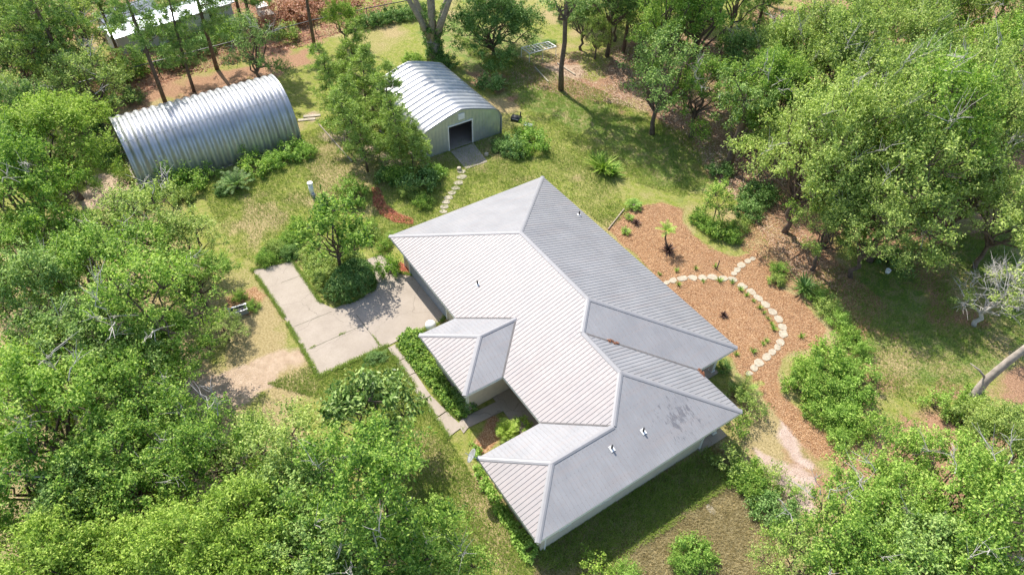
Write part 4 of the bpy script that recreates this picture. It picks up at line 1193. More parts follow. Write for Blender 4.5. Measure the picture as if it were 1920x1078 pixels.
# big ivy-clad tree with several stems
x, y, _ = G(815, 112)
big = tag(empty("ivy_clad_tree", (x, y, 0)), "massive many-stemmed tree with ivy-covered trunk behind the workshop", "tree")
rng = np.random.default_rng(77)
mb = MB(); mb.tube([(0, 0, -.1), (0, 0, 1.0), (.05, -.05, 2.4)], [.75, .6, .62], 12)
cents = []
for k, (a, out, h_) in enumerate([(0.3, 3.6, 11.5), (1.5, 3.0, 13), (2.6, 3.4, 12), (3.8, 3.0, 13.5), (4.9, 3.8, 12), (5.7, 2.4, 14)]):
    d = np.array([math.cos(a), math.sin(a), 0]); b0 = d * .32 + [0, 0, 2.0]
    e = d * out + np.array([0, 0, h_ * .8])
    mb.tube([b0, d * out * .35 + [0, 0, 4.2], d * out * .65 + [0, 0, 6.4], e], [.33, .27, .2, .12], 9)
    for j in range(4):
        f = e + rng.normal(size=3) * [1.9, 1.9, .9] + [0, 0, 1.2]; cents.append(f); cents.append(f + rng.normal(size=3) * [1.3, 1.3, .6])
        mb.tube([e - [0, 0, 1.5], (e + f) / 2, f], [.09, .06, .03], 5, False)
mb.build("trunk", M['bark_pale'], big, True)
cc = np.repeat(np.array(cents), 6, 0) + rng.normal(size=(len(cents) * 6, 3)) * [.9, .9, .6]
V, Q = leaf_geo(rng, cc, np.full(len(cc), .65), 110, .17)
lnk(bpy.data.objects.new("crown", leaf_mesh("crown", V, Q, M['leaf_bright'])), big)
a_ = rng.random(150) * 6.28; zz = rng.random(150) ** 1.2 * 5.2
C = np.stack([np.cos(a_) * (.62 + zz * .09), np.sin(a_) * (.62 + zz * .09), zz], 1)
V, Q = leaf_geo(rng, C, np.full(150, .33), 60, .13)
lnk(bpy.data.objects.new("ivy", leaf_mesh("ivy", V, Q, M['leaf_blue'])), big)

# leaning trunk at the right edge, crown beyond the frame
x, y, _ = G(1795, 785)
lt = tag(empty("leaning_tree", (x, y, 0)), "leaning tree with thick bare grey trunk rising to the right edge", "tree")
tp = []
for px, py, z_ in ((1795, 785, -0.05), (1820, 748, 1.2), (1850, 712, 2.6), (1890, 678, 3.9), (1940, 640, 5.4), (2010, 580, 7.2)):
    q = G(px, py, max(z_, 0)); tp.append((q[0] - x, q[1] - y, z_))
mb = MB(); mb.tube(tp, [.34, .25, .22, .20, .18, .14], 12)
ce = np.array(tp[-1]); cents = []
for k in range(9):
    f = ce + rng.normal(size=3) * [1.8, 1.8, .8] + [1.0, 1.2, 1.5]; cents.append(f); mb.tube([ce - (ce - np.array(tp[-2])) * .3, (ce + f) / 2 + rng.normal(size=3) * .3, f], [.12, .07, .03], 6, False)
mb.tube([tp[2], np.array(tp[2]) + [-.5, -.3, .5], np.array(tp[2]) + [-1.0, -.5, .7]], [.07, .05, .02], 6)
mb.build("trunk", M['bark_pale'], lt, True)
cc = np.repeat(np.array(cents), 7, 0) + rng.normal(size=(63, 3)) * [.9, .9, .6]
V, Q = leaf_geo(rng, cc, np.full(len(cc), .65), 110, .16)
lnk(bpy.data.objects.new("crown", leaf_mesh("crown", V, Q, M['leaf_grey'])), lt)
a_ = rng.random(60) * 6.28; zz = rng.random(60) * 1.8
tv = np.array(tp)
C = np.stack([np.interp(zz, tv[:, 2], tv[:, 0]) + np.cos(a_) * .4, np.interp(zz, tv[:, 2], tv[:, 1]) + np.sin(a_) * .4, zz], 1)
V, Q = leaf_geo(rng, C, np.full(60, .3), 50, .13)
lnk(bpy.data.objects.new("ivy", leaf_mesh("ivy", V, Q, M['leaf_bright'])), lt)

# tilted trunk in front of the upper right oaks
x, y, _ = G(1365, 322)
mb = MB(); tp = []
for px, py, z_ in ((1365, 322, -.05), (1375, 275, 2.0), (1392, 232, 4.0), (1398, 190, 6.0)):
    q = G(px, py, max(z_, 0)); tp.append((q[0] - x, q[1] - y, z_))
tt_ = tag(empty("tilted_tree", (x, y, 0)), "tree with tilted brown trunk standing on brown litter by the big oaks", "tree")
mb.tube(tp, [.34, .26, .22, .15], 10)
ce = np.array(tp[-1]); cents = []
for k in range(8):
    f = ce + rng.normal(size=3) * [1.1, 1.1, .7] + [0, 0, .6]; cents.append(f); mb.tube([ce, (ce + f) / 2, f], [.08, .05, .02], 5, False)
mb.build("trunk", M['bark'], tt_, True)
cc = np.repeat(np.array(cents), 6, 0) + rng.normal(size=(48, 3)) * [.7, .7, .5]
V, Q = leaf_geo(rng, cc, np.full(len(cc), .55), 90, .15)
lnk(bpy.data.objects.new("crown", leaf_mesh("crown", V, Q, M['leaf_pine'])), tt_)

# ------------------------------------------------------------------ shrubs
def bush(px, py, key, mat, s, label, group, sz=None, name='shrub', cat='shrub', sxy=None, rz=None):
    return plant(key, name, G(px, py), mat, label, cat, group, s, sz, rr.random() * 6.28 if rz is None else rz, 'foliage', 'stems', sxy=sxy)
LL, LU = 'leaf_lime', 'leaf_blue'
GH = "shrubs along the front of the round-topped hut"
for a in [(300, 352, 'bush1', LB, 1.0, "grey-green shrub at the low corner of the round-topped hut"), (322, 345, 'bush4', LL, 1.3, "tall loose shrub over the corner of the round-topped hut"),
          (360, 350, 'bush2', LB, 1.1, "shrub left of the big sago palm"), (395, 330, 'bush4', LL, .8, "light shrub behind the big sago palm"), (415, 362, 'bush1', LU, .6, "low dark shrub below the big sago palm"),
          (480, 325, 'bush2', LB, 1.0, "shrub right of the big sago palm"), (463, 300, 'bush4', LL, .9, "upright yellow-green shrub against the steel hut wall"), (515, 308, 'bush1', LL, 1.0, "shrub in the middle of the right half of the hut row"),
          (548, 292, 'bush2', LL, 1.05, "shrub one before the last of the hut row"), (574, 292, 'bush1', LL, .9, "last shrub at the right end of the hut row"), (345, 375, 'bush1', LG, .9, "dusty shrub left of the lawn in front of the hut"),
          (240, 345, 'bush4', LG, 1.1, "grey shrub at the left foot of the round-topped hut"), (275, 380, 'bush1', LB, 1.2, "wide shrub just below the hut's low corner")]:
    bush(*a[:6], GH)
GB = "shrubs in the bed between the driveway and the workshop"
for a in [(733, 338, 'bush1', LU, 1.1, "dark green mound at the left front of the workshop"), (750, 340, 'bush3', LB, 1.5, "wide fine-leaved mound below the workshop"), (790, 350, 'bush2', LU, 1.3, "dark shrub beside the flagstone steps"),
          (766, 366, 'bush3', LG, 1.0, "pale fine-leaved mound inside the red mulch curve"), (795, 385, 'bush3', LB, .9, "soft mound above the roof's left corner"), (815, 330, 'bush1', LL, .9, "yellow-green shrub at the head of the flagstone steps"),
          (664, 378, 'bush2', LL, 1.0, "yellow-green shrub left of the red mulch curve"), (650, 360, 'bush4', LL, .9, "ragged shrub behind the glossy tree"), (692, 432, 'bush3', LB, .8, "low shrub right of the glossy tree"),
          (738, 448, 'bush3', LG, .7, "pale low shrub at the left roof corner"), (690, 445, 'bush3', LG, 1.0, "silvery low shrub above the narrow concrete strip"), (720, 465, 'bush3', LB, .7, "small shrub above the upright garage shrub"),
          (500, 492, 'bush3', LB, .8, "low shrub at the upper left corner of the driveway"), (520, 470, 'bush3', LG, .9, "trailing shrub above the driveway corner"), (545, 455, 'bush1', LB, .8, "shrub left of the glossy tree's foot"),
          (560, 430, 'bush1', LB, .8, "shrub behind the driveway corner mound"), (545, 480, 'bush3', LU, .8, "dark low mound touching the driveway's top edge")]:
    bush(*a[:6], GB)
# upright shrub by the garage, small oval bush by the walk
bush(730, 515, 'bush2', LL, .75, "upright bright green shrub by the garage end", None, 1.35)
bush(707, 672, 'bush3', LU, .55, "clipped oval bush at the driveway's lower corner", None, .4, sxy=1.5, rz=R_(75))
# clipped hedge filling the island beside the driveway
def hedge(pix, h_, label, mat='leaf_blue', name='clipped_hedge', leafs=0.09, dens=1.0, ztop=0.12, cat='hedge', seed=1):
    rng = np.random.default_rng(seed); poly = [G(*p)[:2] for p in pix]
    cx = sum(p[0] for p in poly) / len(poly); cy = sum(p[1] for p in poly) / len(poly)
    xs = [p[0] for p in poly]; ys = [p[1] for p in poly]
    area = (max(xs) - min(xs)) * (max(ys) - min(ys))
    n = int(area * 70 * dens); X = rng.uniform(min(xs), max(xs), n); Y = rng.uniform(min(ys), max(ys), n)
    ok = pip(X, Y, poly); X = X[ok]; Y = Y[ok]
    # distance to border rounds the shoulders
    D = np.full(len(X), 9.0)
    for i in range(len(poly)):
        a = np.array(poly[i]); b = np.array(poly[(i + 1) % len(poly)]); L2 = ((b - a) ** 2).sum()
        f = np.clip(((X - a[0]) * (b[0] - a[0]) + (Y - a[1]) * (b[1] - a[1])) / L2, 0, 1)
        D = np.minimum(D, np.hypot(X - a[0] - f * (b[0] - a[0]), Y - a[1] - f * (b[1] - a[1])))
    top = h_ * np.clip(D / 0.35, 0.25, 1) ** 0.5 + (fbm(X, Y, 0.8, seed) - 0.5) * ztop * 2
    low = D < 0.4
    Z = np.where(rng.random(len(X)) < 0.65, top - 0.1, top * rng.random(len(X)))
    C = np.stack([X - cx, Y - cy, np.maximum(Z, 0.08)], 1)
    V, Q = leaf_geo(rng, C, np.full(len(C), 0.17), 26, leafs, 0.9, 0.7)
    V[:, 2] = np.maximum(V[:, 2], 0.045)
    o = lnk(bpy.data.objects.new(name, leaf_mesh(name, V, Q, M[mat]))); o.location = (cx, cy, 0)
    return tag(o, label, cat)
hedge([(628, 520), (660, 498), (694, 500), (706, 530), (692, 554), (650, 572), (622, 572), (606, 556)], 1.05, "clipped rounded deep green hedge block at the driveway side", seed=3, dens=1.1)
hedge([(552, 484), (580, 462), (640, 455), (680, 478), (690, 492), (655, 494), (625, 516), (602, 552), (585, 530)], .55, "loose low shrubbery behind the clipped hedge block under the driveway tree", 'leaf_grey', 'shrubbery', seed=8, dens=.9, ztop=.3, cat='shrubbery')
hedge([(478, 495), (490, 470), (530, 452), (570, 440), (575, 462), (550, 486), (505, 498)], .45, "low trailing groundcover on the upper left edge of the driveway", 'leaf_bright', 'groundcover', seed=4, ztop=.2, cat='groundcover')
hedge([(745, 640), (765, 618), (790, 622), (805, 660), (835, 715), (862, 752), (875, 790), (845, 775), (800, 718), (762, 672)], .38, "bright leafy border between the walkway and the entry wing", 'leaf_bright', 'flower_border', seed=5, ztop=.25, cat='border', leafs=.12)
hedge([(884, 830), (900, 838), (905, 880), (925, 920), (960, 970), (1008, 1030), (1000, 1065), (975, 1040), (935, 975), (895, 905)], .4, "narrow leafy border along the lawn side of the south wing", 'leaf_lime', 'flower_border', seed=6, ztop=.3, cat='border', dens=.7, leafs=.12)
hedge([(840, 735), (862, 730), (885, 745), (895, 775), (868, 778)], .6, "dark shaded planting under the entry wing's corner", 'leaf_blue', 'shade_planting', seed=7, ztop=.25, cat='planting', dens=.8)
GE = "shrubs around the mulch garden"
for a in [(1310, 415, 'bush1', LB, .85, "first shrub of the row across the mulch bed"), (1330, 432, 'bush3', LL, .9, "second shrub of the row across the mulch bed"), (1352, 440, 'bush2', LB, .9, "third shrub of the row across the mulch bed"),
          (1372, 452, 'bush3', LL, .8, "brightest shrub at the lower end of the mulch bed row"), (1385, 430, 'bush1', LG, .8, "dusty shrub behind the mulch bed row"),
          (1458, 510, 'bush3', LL, .8, "single yellow-green shrub right of the stone path's top end"), (1455, 530, 'bush1', LG, .6, "small dull shrub below the yellow-green one"),
          (1530, 560, 'bush3', LL, .9, "shrub right below the blue-green spiky plant"), (1548, 580, 'bush1', LG, .9, "dusty shrub on the mulch garden's right edge"), (1568, 605, 'bush3', LL, .9, "shrub halfway down the mulch garden's right edge"),
          (1590, 635, 'bush1', LB, .8, "shrub above the large green thicket"), (1610, 660, 'bush3', LL, .9, "lime shrub at the upper right of the thicket"),
          (1355, 692, 'bush3', LU, .6, "vivid green bush beside the lanai column"), (1000, 275, 'bush2', LL, 1.2, "shrub right of the workshop ramp"), (960, 285, 'bush1', LU, 1.2, "dark shrub against the workshop front"),
          (935, 280, 'bush3', LU, .9, "low dark shrub beside the workshop doorway"), (985, 250, 'bush4', LL, .9, "light shrub behind the workshop front corner"), (980, 290, 'bush1', LB, .9, "green shrub at the front of the workshop group"),
          (918, 165, 'bush2', LU, 1.1, "dark shrub beside the sago palm behind the workshop"), (1400, 400, 'bush1', LU, 1.2, "dark shrub at the left foot of the big oaks"), (1420, 375, 'bush1', LU, 1.4, "wide dark shrub under the front oak"),
          (1690, 500, 'bush4', LU, 1.0, "dark plants at the trunk foot on the shaded lawn"), (1665, 490, 'bush1', LU, 1.0, "dark shrub under the drooping oak"),
          (835, 125, 'bush1', LU, 1.2, "ivy mound at the foot of the massive many-stemmed tree"), (775, 120, 'bush1', LB, 1.0, "bright shrub left of the massive many-stemmed tree"),
          (1350, 328, 'bush2', LU, .9, "dark shrub at the foot of the tilted trunk"), (1805, 790, 'bush1', LG, 1.1, "dusty shrub at the foot of the leaning trunk"), (1752, 765, 'bush4', LL, .9, "ragged lime shrub left of the leaning trunk")]:
    bush(*a[:6], GE)
GT = "shrubs of the thicket beside the sandy path"
for a in [(1510, 700, 'bush3', LB, 1.2, "upper left shrub of the thicket beside the mulch"), (1545, 690, 'bush1', LB, 1.4, "largest mound of the thicket"), (1580, 700, 'bush3', LL, 1.2, "lime mound on the thicket's right side"),
          (1500, 730, 'bush1', LB, 1.1, "shrub on the thicket's left edge, below its top one"), (1540, 740, 'bush3', LB, 1.3, "shrub in the heart of the thicket"), (1590, 745, 'bush1', LL, 1.2, "bright shrub low on the thicket's right side"),
          (1530, 775, 'bush1', LB, 1.0, "shrub at the thicket's lower left"), (1570, 785, 'bush3', LL, 1.2, "shrub at the thicket's lower right"), (1600, 800, 'bush1', LB, 1.2, "shrub at the thicket's bottom end"), (1615, 720, 'bush4', LL, 1.0, "ragged shrub outside the thicket's right edge"),
          (1570, 825, 'bush3', LL, .9, "small shrub between the thicket and the lower oaks"), (1560, 655, 'bush4', LL, .9, "spindly shrub above the thicket"),
          (1375, 745, 'bush4', LG, .6, "leggy shrub right of the south wing's point"), (1400, 770, 'bush4', LG, .9, "loose shrub on the near side of the sandy path"), (1380, 800, 'bush4', LB, .8, "loose shrub at the dark patio's end"),
          (1365, 868, 'bush4', LG, 1.0, "pale twiggy shrub at the near end of the house shadow"), (1395, 895, 'bush1', LB, 1.0, "first shrub of the dark green strip below the shadow"), (1415, 925, 'bush3', LB, 1.1, "second shrub of the dark green strip"),
          (1445, 960, 'bush1', LU, 1.1, "third, darkest shrub of the dark green strip"), (1475, 990, 'bush3', LU, 1.0, "last shrub of the dark green strip"), (1440, 905, 'bush4', LG, .8, "weedy shrub growing through the pink sand"), (1480, 930, 'bush4', LL, .6, "small weed at the pink sand's lower end"),
          (1300, 1045, 'bush1', LL, 1.0, "bright rounded shrub on the dry grass at the bottom"), (1275, 1060, 'bush3', LL, .8, "shrub left of the rounded one on the dry grass"),
          (1110, 1075, 'bush4', LY, .9, "yellow shrub cut by the bottom edge below the house"), (1170, 1085, 'bush3', LL, .9, "green shrub cut by the bottom edge below the house")]:
    bush(*a[:6], GT)
GF = "undergrowth beyond the far fence"
for i, (px, py, k_, mt, s, lab) in enumerate([(180, 150, 'bush2', LG, 1.8, "olive undergrowth left of the white roof"), (250, 140, 'bush1', LB, 1.7, "green undergrowth under the white neighbouring roof"), (330, 120, 'bush1', LU, 1.8, "dark thicket right below the white neighbouring roof"),
        (230, 130, 'bush4', 'leaf_rust', 1.3, "rusty bush behind the round-topped hut"), (430, 75, 'bush1', LB, 1.8, "green thicket on the far fence"), (520, 30, 'bush4', 'leaf_rust', 1.6, "rusty dead scrub at the upper left of the young pines"),
        (560, 40, 'bush2', 'leaf_rust', 1.6, "rusty scrub next to the rightmost fence-line pine"), (600, 20, 'bush4', 'leaf_rust', 1.6, "rusty scrub at the top edge"), (500, 60, 'bush4', 'leaf_rust', 1.3, "rusty scrub touching the fence"), (650, 15, 'bush4', 'leaf_rust', 1.6, "rusty scrub behind the far hedge"),
        (80, 140, 'bush2', LG, 1.8, "olive undergrowth in the far left wood"), (130, 180, 'bush1', LG, 1.7, "grey-green undergrowth behind the feathery tree"), (380, 95, 'bush1', LU, 1.5, "dark bush between the fence-line pines"), (540, 70, 'bush2', LG, 1.2, "pale scrub on the fence by the rightmost pine"),
        (190, 205, 'bush1', LB, 1.2, "green bush at the near end of the far fence"), (250, 190, 'bush3', LU, 1.2, "low ivy mound on the far fence"), (180, 240, 'bush1', LU, 1.6, "dark bush against the hut's far left corner"), (205, 300, 'bush1', LU, 1.3, "dark bush beside the hut's left end")]):
    bush(px, py, k_, mt, s, lab, GF)
GI = "ivy hedge along the far fence"
for i, (px, py) in enumerate([(690, 48), (712, 44), (735, 38), (760, 34), (785, 28)]):
    bush(px, py, 'bush1', LU, 1.15, ["left end of the ivy hedge by the far fence corner", "second clump of the ivy hedge on the fence", "middle clump of the ivy hedge on the fence", "fourth clump of the ivy hedge on the fence", "right end of the ivy hedge near the massive tree"][i], GI, name='ivy_clump', cat='hedge')
bush(1003, 92, 'bush3', LU, .9, "low dark planting under the left of the white bench frame", None, .5)
bush(1030, 84, 'bush3', LU, .9, "low dark planting under the right of the white bench frame", None, .5)
bush(475, 578, 'bush3', LL, .6, "small rounded lime shrub beside the dark planter box", None)
bush(450, 560, 'bush3', LB, .6, "low shrub behind the dark planter box", None)

# ------------------------------------------------------------------ palms, cycads, spiky plants
def geo_obj(name, geo, mat, parent=None):
    return lnk(bpy.data.objects.new(name, leaf_mesh(name, geo[0], geo[1], M[mat])), parent)
def sago(px, py, s, label, mat='leaf_blue', name='sago_palm', cat='cycad', seed=31, rot=0, **k):
    e = empty(name, G(px, py), rot); g, st = frond_geo(seed, **k)
    geo_obj("fronds", g, mat, e); mb = MB(); mb.v = st.v; mb.f = st.f
    mb.lathe([(0.13, -.05), (0.15, 0.1), (0.1, 0.22), (0.02, 0.27)], 10); mb.build("trunk", M['bark'], e)
    e.scale = (s, s, s); return tag(e, label, cat)
sago(445, 352, 1.35, "large sago palm in front of the round-topped hut", n=34, L=1.1, droop=.6, up=1.0, ll=.2)
sago(932, 168, 1.2, "sago palm behind the workshop beside a dark shrub", n=30, L=1.0, droop=.5, up=1.2, ll=.2, seed=32)
sago(1188, 388, .8, "bright fern-like cycad at the top corner of the mulch bed", 'leaf_lime', n=22, L=.9, seed=33)
sago(1180, 410, .45, "tiny cycad left in the mulch bed", 'leaf_bright', n=16, L=.9, seed=34)
sago(1173, 436, .5, "small cycad near the roof edge in the mulch bed", 'leaf_bright', n=16, L=.9, seed=35)
sago(950, 812, .9, "yellow-green cycad in the entry courtyard", 'leaf_yellow', n=34, L=.9, droop=.6, up=1.2, seed=36)
sago(1392, 735, .95, "arching palm frond plant beside the south wing", 'leaf_bright', 'small_palm', 'palm', n=14, L=1.3, droop=.7, up=1.2, ll=.34, seed=37)
bush(978, 800, 'bush2', LB, .5, "variegated shrub next to the courtyard cycad", None)
# little palm with a curved trunk
e = empty("palm_tree", G(1252, 468)); tag(e, "small palm with a curved bare trunk in the mulch bed", "palm")
tp = [(0, 0, -.05), (-.15, -.12, .5), (-.28, -.2, 1.0), (-.3, -.2, 1.45)]
mb = MB(); mb.tube(tp, [.09, .07, .055, .06], 8); mb.build("trunk", M['bark'], e, True)
g, st = frond_geo(41, n=12, L=.85, droop=.75, up=1.1, leaflets=20, ll=.22)
V = g[0] + np.array(tp[-1]) - [0, 0, .1]; geo_obj("fronds", (V, g[1]), 'leaf_bright', e)
for (px, py, s, lab) in ((1252, 472, .7, "dark purple-brown plants round the small palm's foot"), (1193, 420, .45, "dark purple plant near the tiny cycad"), (1356, 592, .38, "dark brown tuft in the middle of the circular mulch bed")):
    M.setdefault('leaf_purple', None)
    if M['leaf_purple'] is None: M['leaf_purple'] = leaf_mat("purple_leaves", [(0.03, .018, .015), (.09, .05, .045), (.18, .10, .08)], .1)
    g = blade_geo(50 + px, 70, .9, .10, 1.2); o = geo_obj("dark_plant", g, 'leaf_purple'); o.location = G(px, py); o.scale = (s, s, s); tag(o, lab, "plant")
def spiky(px, py, s, label, mat='leaf_bright', n=45, group=None, name='grass_clump', cat='grass clump'):
    g = blade_geo(int(px * 7 + py), n, .7, .05, .9); o = geo_obj(name, g, mat); o.location = G(px, py); o.scale = (s, s, s); return tag(o, label, cat, group)
spiky(1130, 322, 2.2, "large strappy lily clump on the lawn beside the house roof", 'leaf_yellow', 90, name='strappy_clump', cat='lily clump')
spiky(1118, 312, 1.9, "darker strappy clump behind the large lily clump", 'leaf_bright', 70, name='strappy_clump', cat='lily clump')
spiky(1148, 330, 1.7, "strappy clump right of the large lily clump", 'leaf_lime', 70, name='strappy_clump', cat='lily clump')
spiky(1505, 545, 1.7, "blue-green spiky plant on the right edge of the mulch garden", 'leaf_blue', 120, name='spiky_plant', cat='spiky plant')
GG = "green tufts lining the stepping stones"
for i, (px, py) in enumerate([(1236, 515), (1268, 508), (1304, 505), (1340, 500), (1348, 528), (1372, 530), (1272, 535), (1388, 545), (1400, 555), (1412, 565), (1424, 578), (1432, 588), (1440, 598), (1446, 608), (1450, 618), (1318, 528), (1430, 645), (1412, 660), (1380, 665), (1502, 632), (1436, 640)]):
    spiky(px, py, rr.uniform(.35, .6), "small grassy tuft on the orange mulch beside the stepping stones", rr.choice(['leaf_bright', 'leaf_lime']), 40, GG, 'grass_tuft', 'grass tuft')
mb = MB(); mb.tube([(0, 0, -.05), (0.03, 0.02, .35), (.02, .05, .8)], [.05, .045, .03], 7)
o = mb.build("wooden_stake", M['bark']); o.location = G(1343, 505); tag(o, "short dark stub of a stem standing in the mulch bed", "stake")

# ------------------------------------------------------------------ stepping stones
ORD = 'first second third fourth fifth sixth seventh eighth ninth tenth eleventh twelfth thirteenth fourteenth fifteenth sixteenth seventeenth eighteenth nineteenth twentieth twenty-first twenty-second last'.split()
def stone(px, py, r, seed, asp=0.65, ang=0):
    rnd = random.Random(seed); n = 9; x, y, _ = G(px, py)
    mb = MB(); lo = []; 
    for k in range(n):
        a = 2 * math.pi * k / n; q = r * rnd.uniform(.78, 1.12)
        u_, v_ = math.cos(a) * q, math.sin(a) * q * asp
        lo.append((u_ * math.cos(ang) - v_ * math.sin(ang), u_ * math.sin(ang) + v_ * math.cos(ang)))
    mb.prism(lo, -.06, .03)
    o = mb.build("stepping_stone", M['flag'], None, False, .015); o.location = (x, y, 0); return o
ring = [(1250, 530), (1262, 526), (1279, 522), (1299, 521), (1317, 520), (1336, 520), (1355, 522), (1374, 524), (1392, 536), (1409, 547), (1422, 559), (1435, 571), (1448, 584), (1459, 598), (1467, 613), (1469, 626),
        (1463, 642), (1457, 651), (1448, 660), (1437, 669), (1423, 680), (1414, 690), (1405, 700)]
spur = [(1376, 513), (1382, 506), (1390, 497), (1402, 490), (1411, 485)]
for nm, lst, gr, lab in (("a", ring, "stones of the curved garden path", "cream flagstone, %s of the curved garden path counting from the roof edge"), ("b", spur, "stones of the short side path", "cream flagstone, %s of the short side path counting from the curved path")):
    for i, (px, py) in enumerate(lst):
        j = lst[min(i + 1, len(lst) - 1)]; k = lst[max(i - 1, 0)]
        A_, B_ = G(*k), G(*j); ang = math.atan2(B_[1] - A_[1], B_[0] - A_[0])
        r_ = min(.36, math.hypot(B_[0] - A_[0], B_[1] - A_[1]) * .27)
        tag(stone(px, py, max(.24, r_), i + (90 if nm == 'b' else 0), .8, ang), lab % (ORD[i] if i < len(lst) - 1 else "last"), "stepping stone", gr)
for i, (px, py, r_) in enumerate([(890, 312, .4), (866, 322, .35), (866, 332, .4), (860, 343, .38), (854, 353, .35), (848, 362, .33), (842, 371, .35), (836, 379, .33), (833, 388, .35), (831, 397, .3)]):
    if i == 0: continue
    tag(stone(px, py, r_, 200 + i, .75, 1.2), "grey-white flagstone, %s of the steps going down from the workshop ramp" % (ORD[i - 1] if i < 9 else "last"), "stepping stone", "flagstones up to the workshop ramp")
tag(stone(1333, 955, .32, 300), "lone pale flagstone on the dry grass below the house shadow", "flagstone")

# ------------------------------------------------------------------ small things
# white well pipe
o = empty("standing_pipe", G(586, 366)); tag(o, "thick white capped pipe standing on the lawn behind the driveway", "pipe")
MB().lathe([(.17, -.05), (.17, 1.0)], 22).build("pipe_body", M['pipe'], o, True)
MB().lathe([(.2, 1.0), (.21, 1.02), (.21, 1.10), (.19, 1.13), (0.0, 1.15)], 22).build("cap", M['pipe'], o, False)
MB().box(.12, .4, -.12, .12, 0, .3).build("valve_box", M['greymetal'], o, bevel=.02)
# white pvc bench frame
x0, y0, _ = G(984, 115); fr = empty("bench_frame", (x0, y0, 0)); tag(fr, "white pipe bench frame with slatted top under the dark evergreen", "bench frame")
A_ = Vector(G(978, 90, .9)); B_ = Vector(G(1028, 79, .9)); C_ = Vector(G(1043, 88, .9)); D_ = Vector(G(993, 101, .9))
O_ = Vector((x0, y0, 0))
mb = MB()
for a, b in ((A_, B_), (B_, C_), (C_, D_), (D_, A_)): mb.tube([a - O_, b - O_], .055, 6)
mb.build("top_frame", M['pipe'], fr)
mb = MB()
for k in range(1, 8):
    f = k / 8; mb.tube([A_.lerp(B_, f) - O_, D_.lerp(C_, f) - O_], .03, 5)
for k in (1, 2): mb.tube([A_.lerp(D_, k / 3) - O_, B_.lerp(C_, k / 3) - O_], .018, 5)
mb.build("slats", M['pipe'], fr)
for q in (A_, B_, C_, D_, A_.lerp(B_, .5), D_.lerp(C_, .5)):
    p_ = q - O_; MB().tube([p_, (p_.x, p_.y, -.03)], .028, 6).build("leg", M['pipe'], fr)
mb = MB(); q = G(985, 92, 1.0)
# garden plot timber edging
for a, b, lab in (((1003, 128), (1028, 155), "thin timber edging on the left of the bare garden plot"), ((1045, 120), (1078, 142), "thin timber edging at the back of the bare garden plot")):
    pa, pb = Vector(G(*a)), Vector(G(*b)); o = MB().bar(pa + Vector((0, 0, .05)), pb + Vector((0, 0, .05)), .1, .14).build("timber_edging", M['flag']); tag(o, lab, "timber edging")
pa, pb = Vector(G(1140, 431)), Vector(G(1170, 393)); tag(MB().bar(pa + Vector((0, 0, .04)), pb + Vector((0, 0, .04)), .06, .12).build("timber_edging", M['wood']), "timber edging between the lawn and the mulch bed", "timber edging")
# barrel smoker grill
x, y, _ = G(968, 240); gr = empty("barrel_grill", (x, y, 0), 0.6); tag(gr, "black barrel grill beside the workshop", "grill")
mb = MB(); mb.tube([(-.42, 0, .85), (-.4, 0, .85), (.4, 0, .85), (.42, 0, .85)], [.24, .3, .3, .24], 18); bd = mb.build("barrel", M['black'], gr, True)
MB().tube([(-.25, -.3, .98), (-.25, -.36, 1.0), (.25, -.36, 1.0), (.25, -.3, .98)], .015, 6).build("handle", M['greymetal'], bd)
MB().tube([(.3, .1, 1.1), (.3, .1, 1.5)], .05, 10).build("chimney", M['black'], gr)
for lx, ly in ((-.3, -.2), (.3, -.2), (-.3, .2), (.3, .2)): MB().bar((lx, ly, 0), (lx, ly, .65), .035).build("leg", M['black'], gr)
x, y, _ = G(990, 243); tb = empty("side_table", (x, y, 0), .6); tag(tb, "low grey slatted table right of the black grill", "table")
mb = MB()
for k in range(5): mb.box(-.35, .35, -.25 + k * .105, -.16 + k * .105, .42, .45)
mb.build("table_top", M['greymetal'], tb)
for lx, ly in ((-.3, -.2), (.3, -.2), (-.3, .2), (.3, .2)): MB().bar((lx, ly, 0), (lx, ly, .42), .03).build("leg", M['black'], tb)
# two pots by the ramp
for px, py, lab in ((912, 292, "round pale stump to the right of the workshop ramp"), (861, 319, "round pale stump at the left foot of the workshop ramp")):
    o = MB().lathe([(.17, -.02), (.18, .05), (.16, .22), (.14, .24), (0, .24)], 14).build("round_stump", M['flag'], None, True); o.location = G(px, py); tag(o, lab, "stump")
# planter box
A_ = Vector(G(432, 592)); B_ = Vector(G(465, 582)); d = (B_ - A_).normalized(); ang = math.atan2(d.y, d.x)
pb_ = empty("planter_box", tuple(A_.lerp(B_, .5)), ang); tag(pb_, "dark rectangular planter box with pale rim left of the driveway", "planter")
L_ = (B_ - A_).length / 2
mb = MB(); mb.box(-L_, L_, -.25, -.21, 0, .35); mb.box(-L_, L_, .21, .25, 0, .35); mb.box(-L_, -L_ + .04, -.21, .21, 0, .349); mb.box(L_ - .04, L_, -.21, .21, 0, .349); mb.build("box", M['greymetal'], pb_)
MB().box(-L_ + .04, L_ - .04, -.21, .21, 0, .28).build("soil", M['black'], pb_)
mb = MB(); mb.box(-L_ - .03, L_ + .03, -.29, -.2, .352, .385); mb.box(-L_ - .03, L_ + .03, .2, .29, .352, .385); mb.build("rim", M['greymetal'], pb_)
# white dome by the entry wing
o = MB().lathe([(.34, 0), (.34, .25), (.31, .36), (.22, .46), (.1, .51), (0, .52)], 20).build("white_dome", M['pipe'], None, True); o.location = G(808, 614); tag(o, "white domed lid beside the garage at the end of the driveway", "dome")
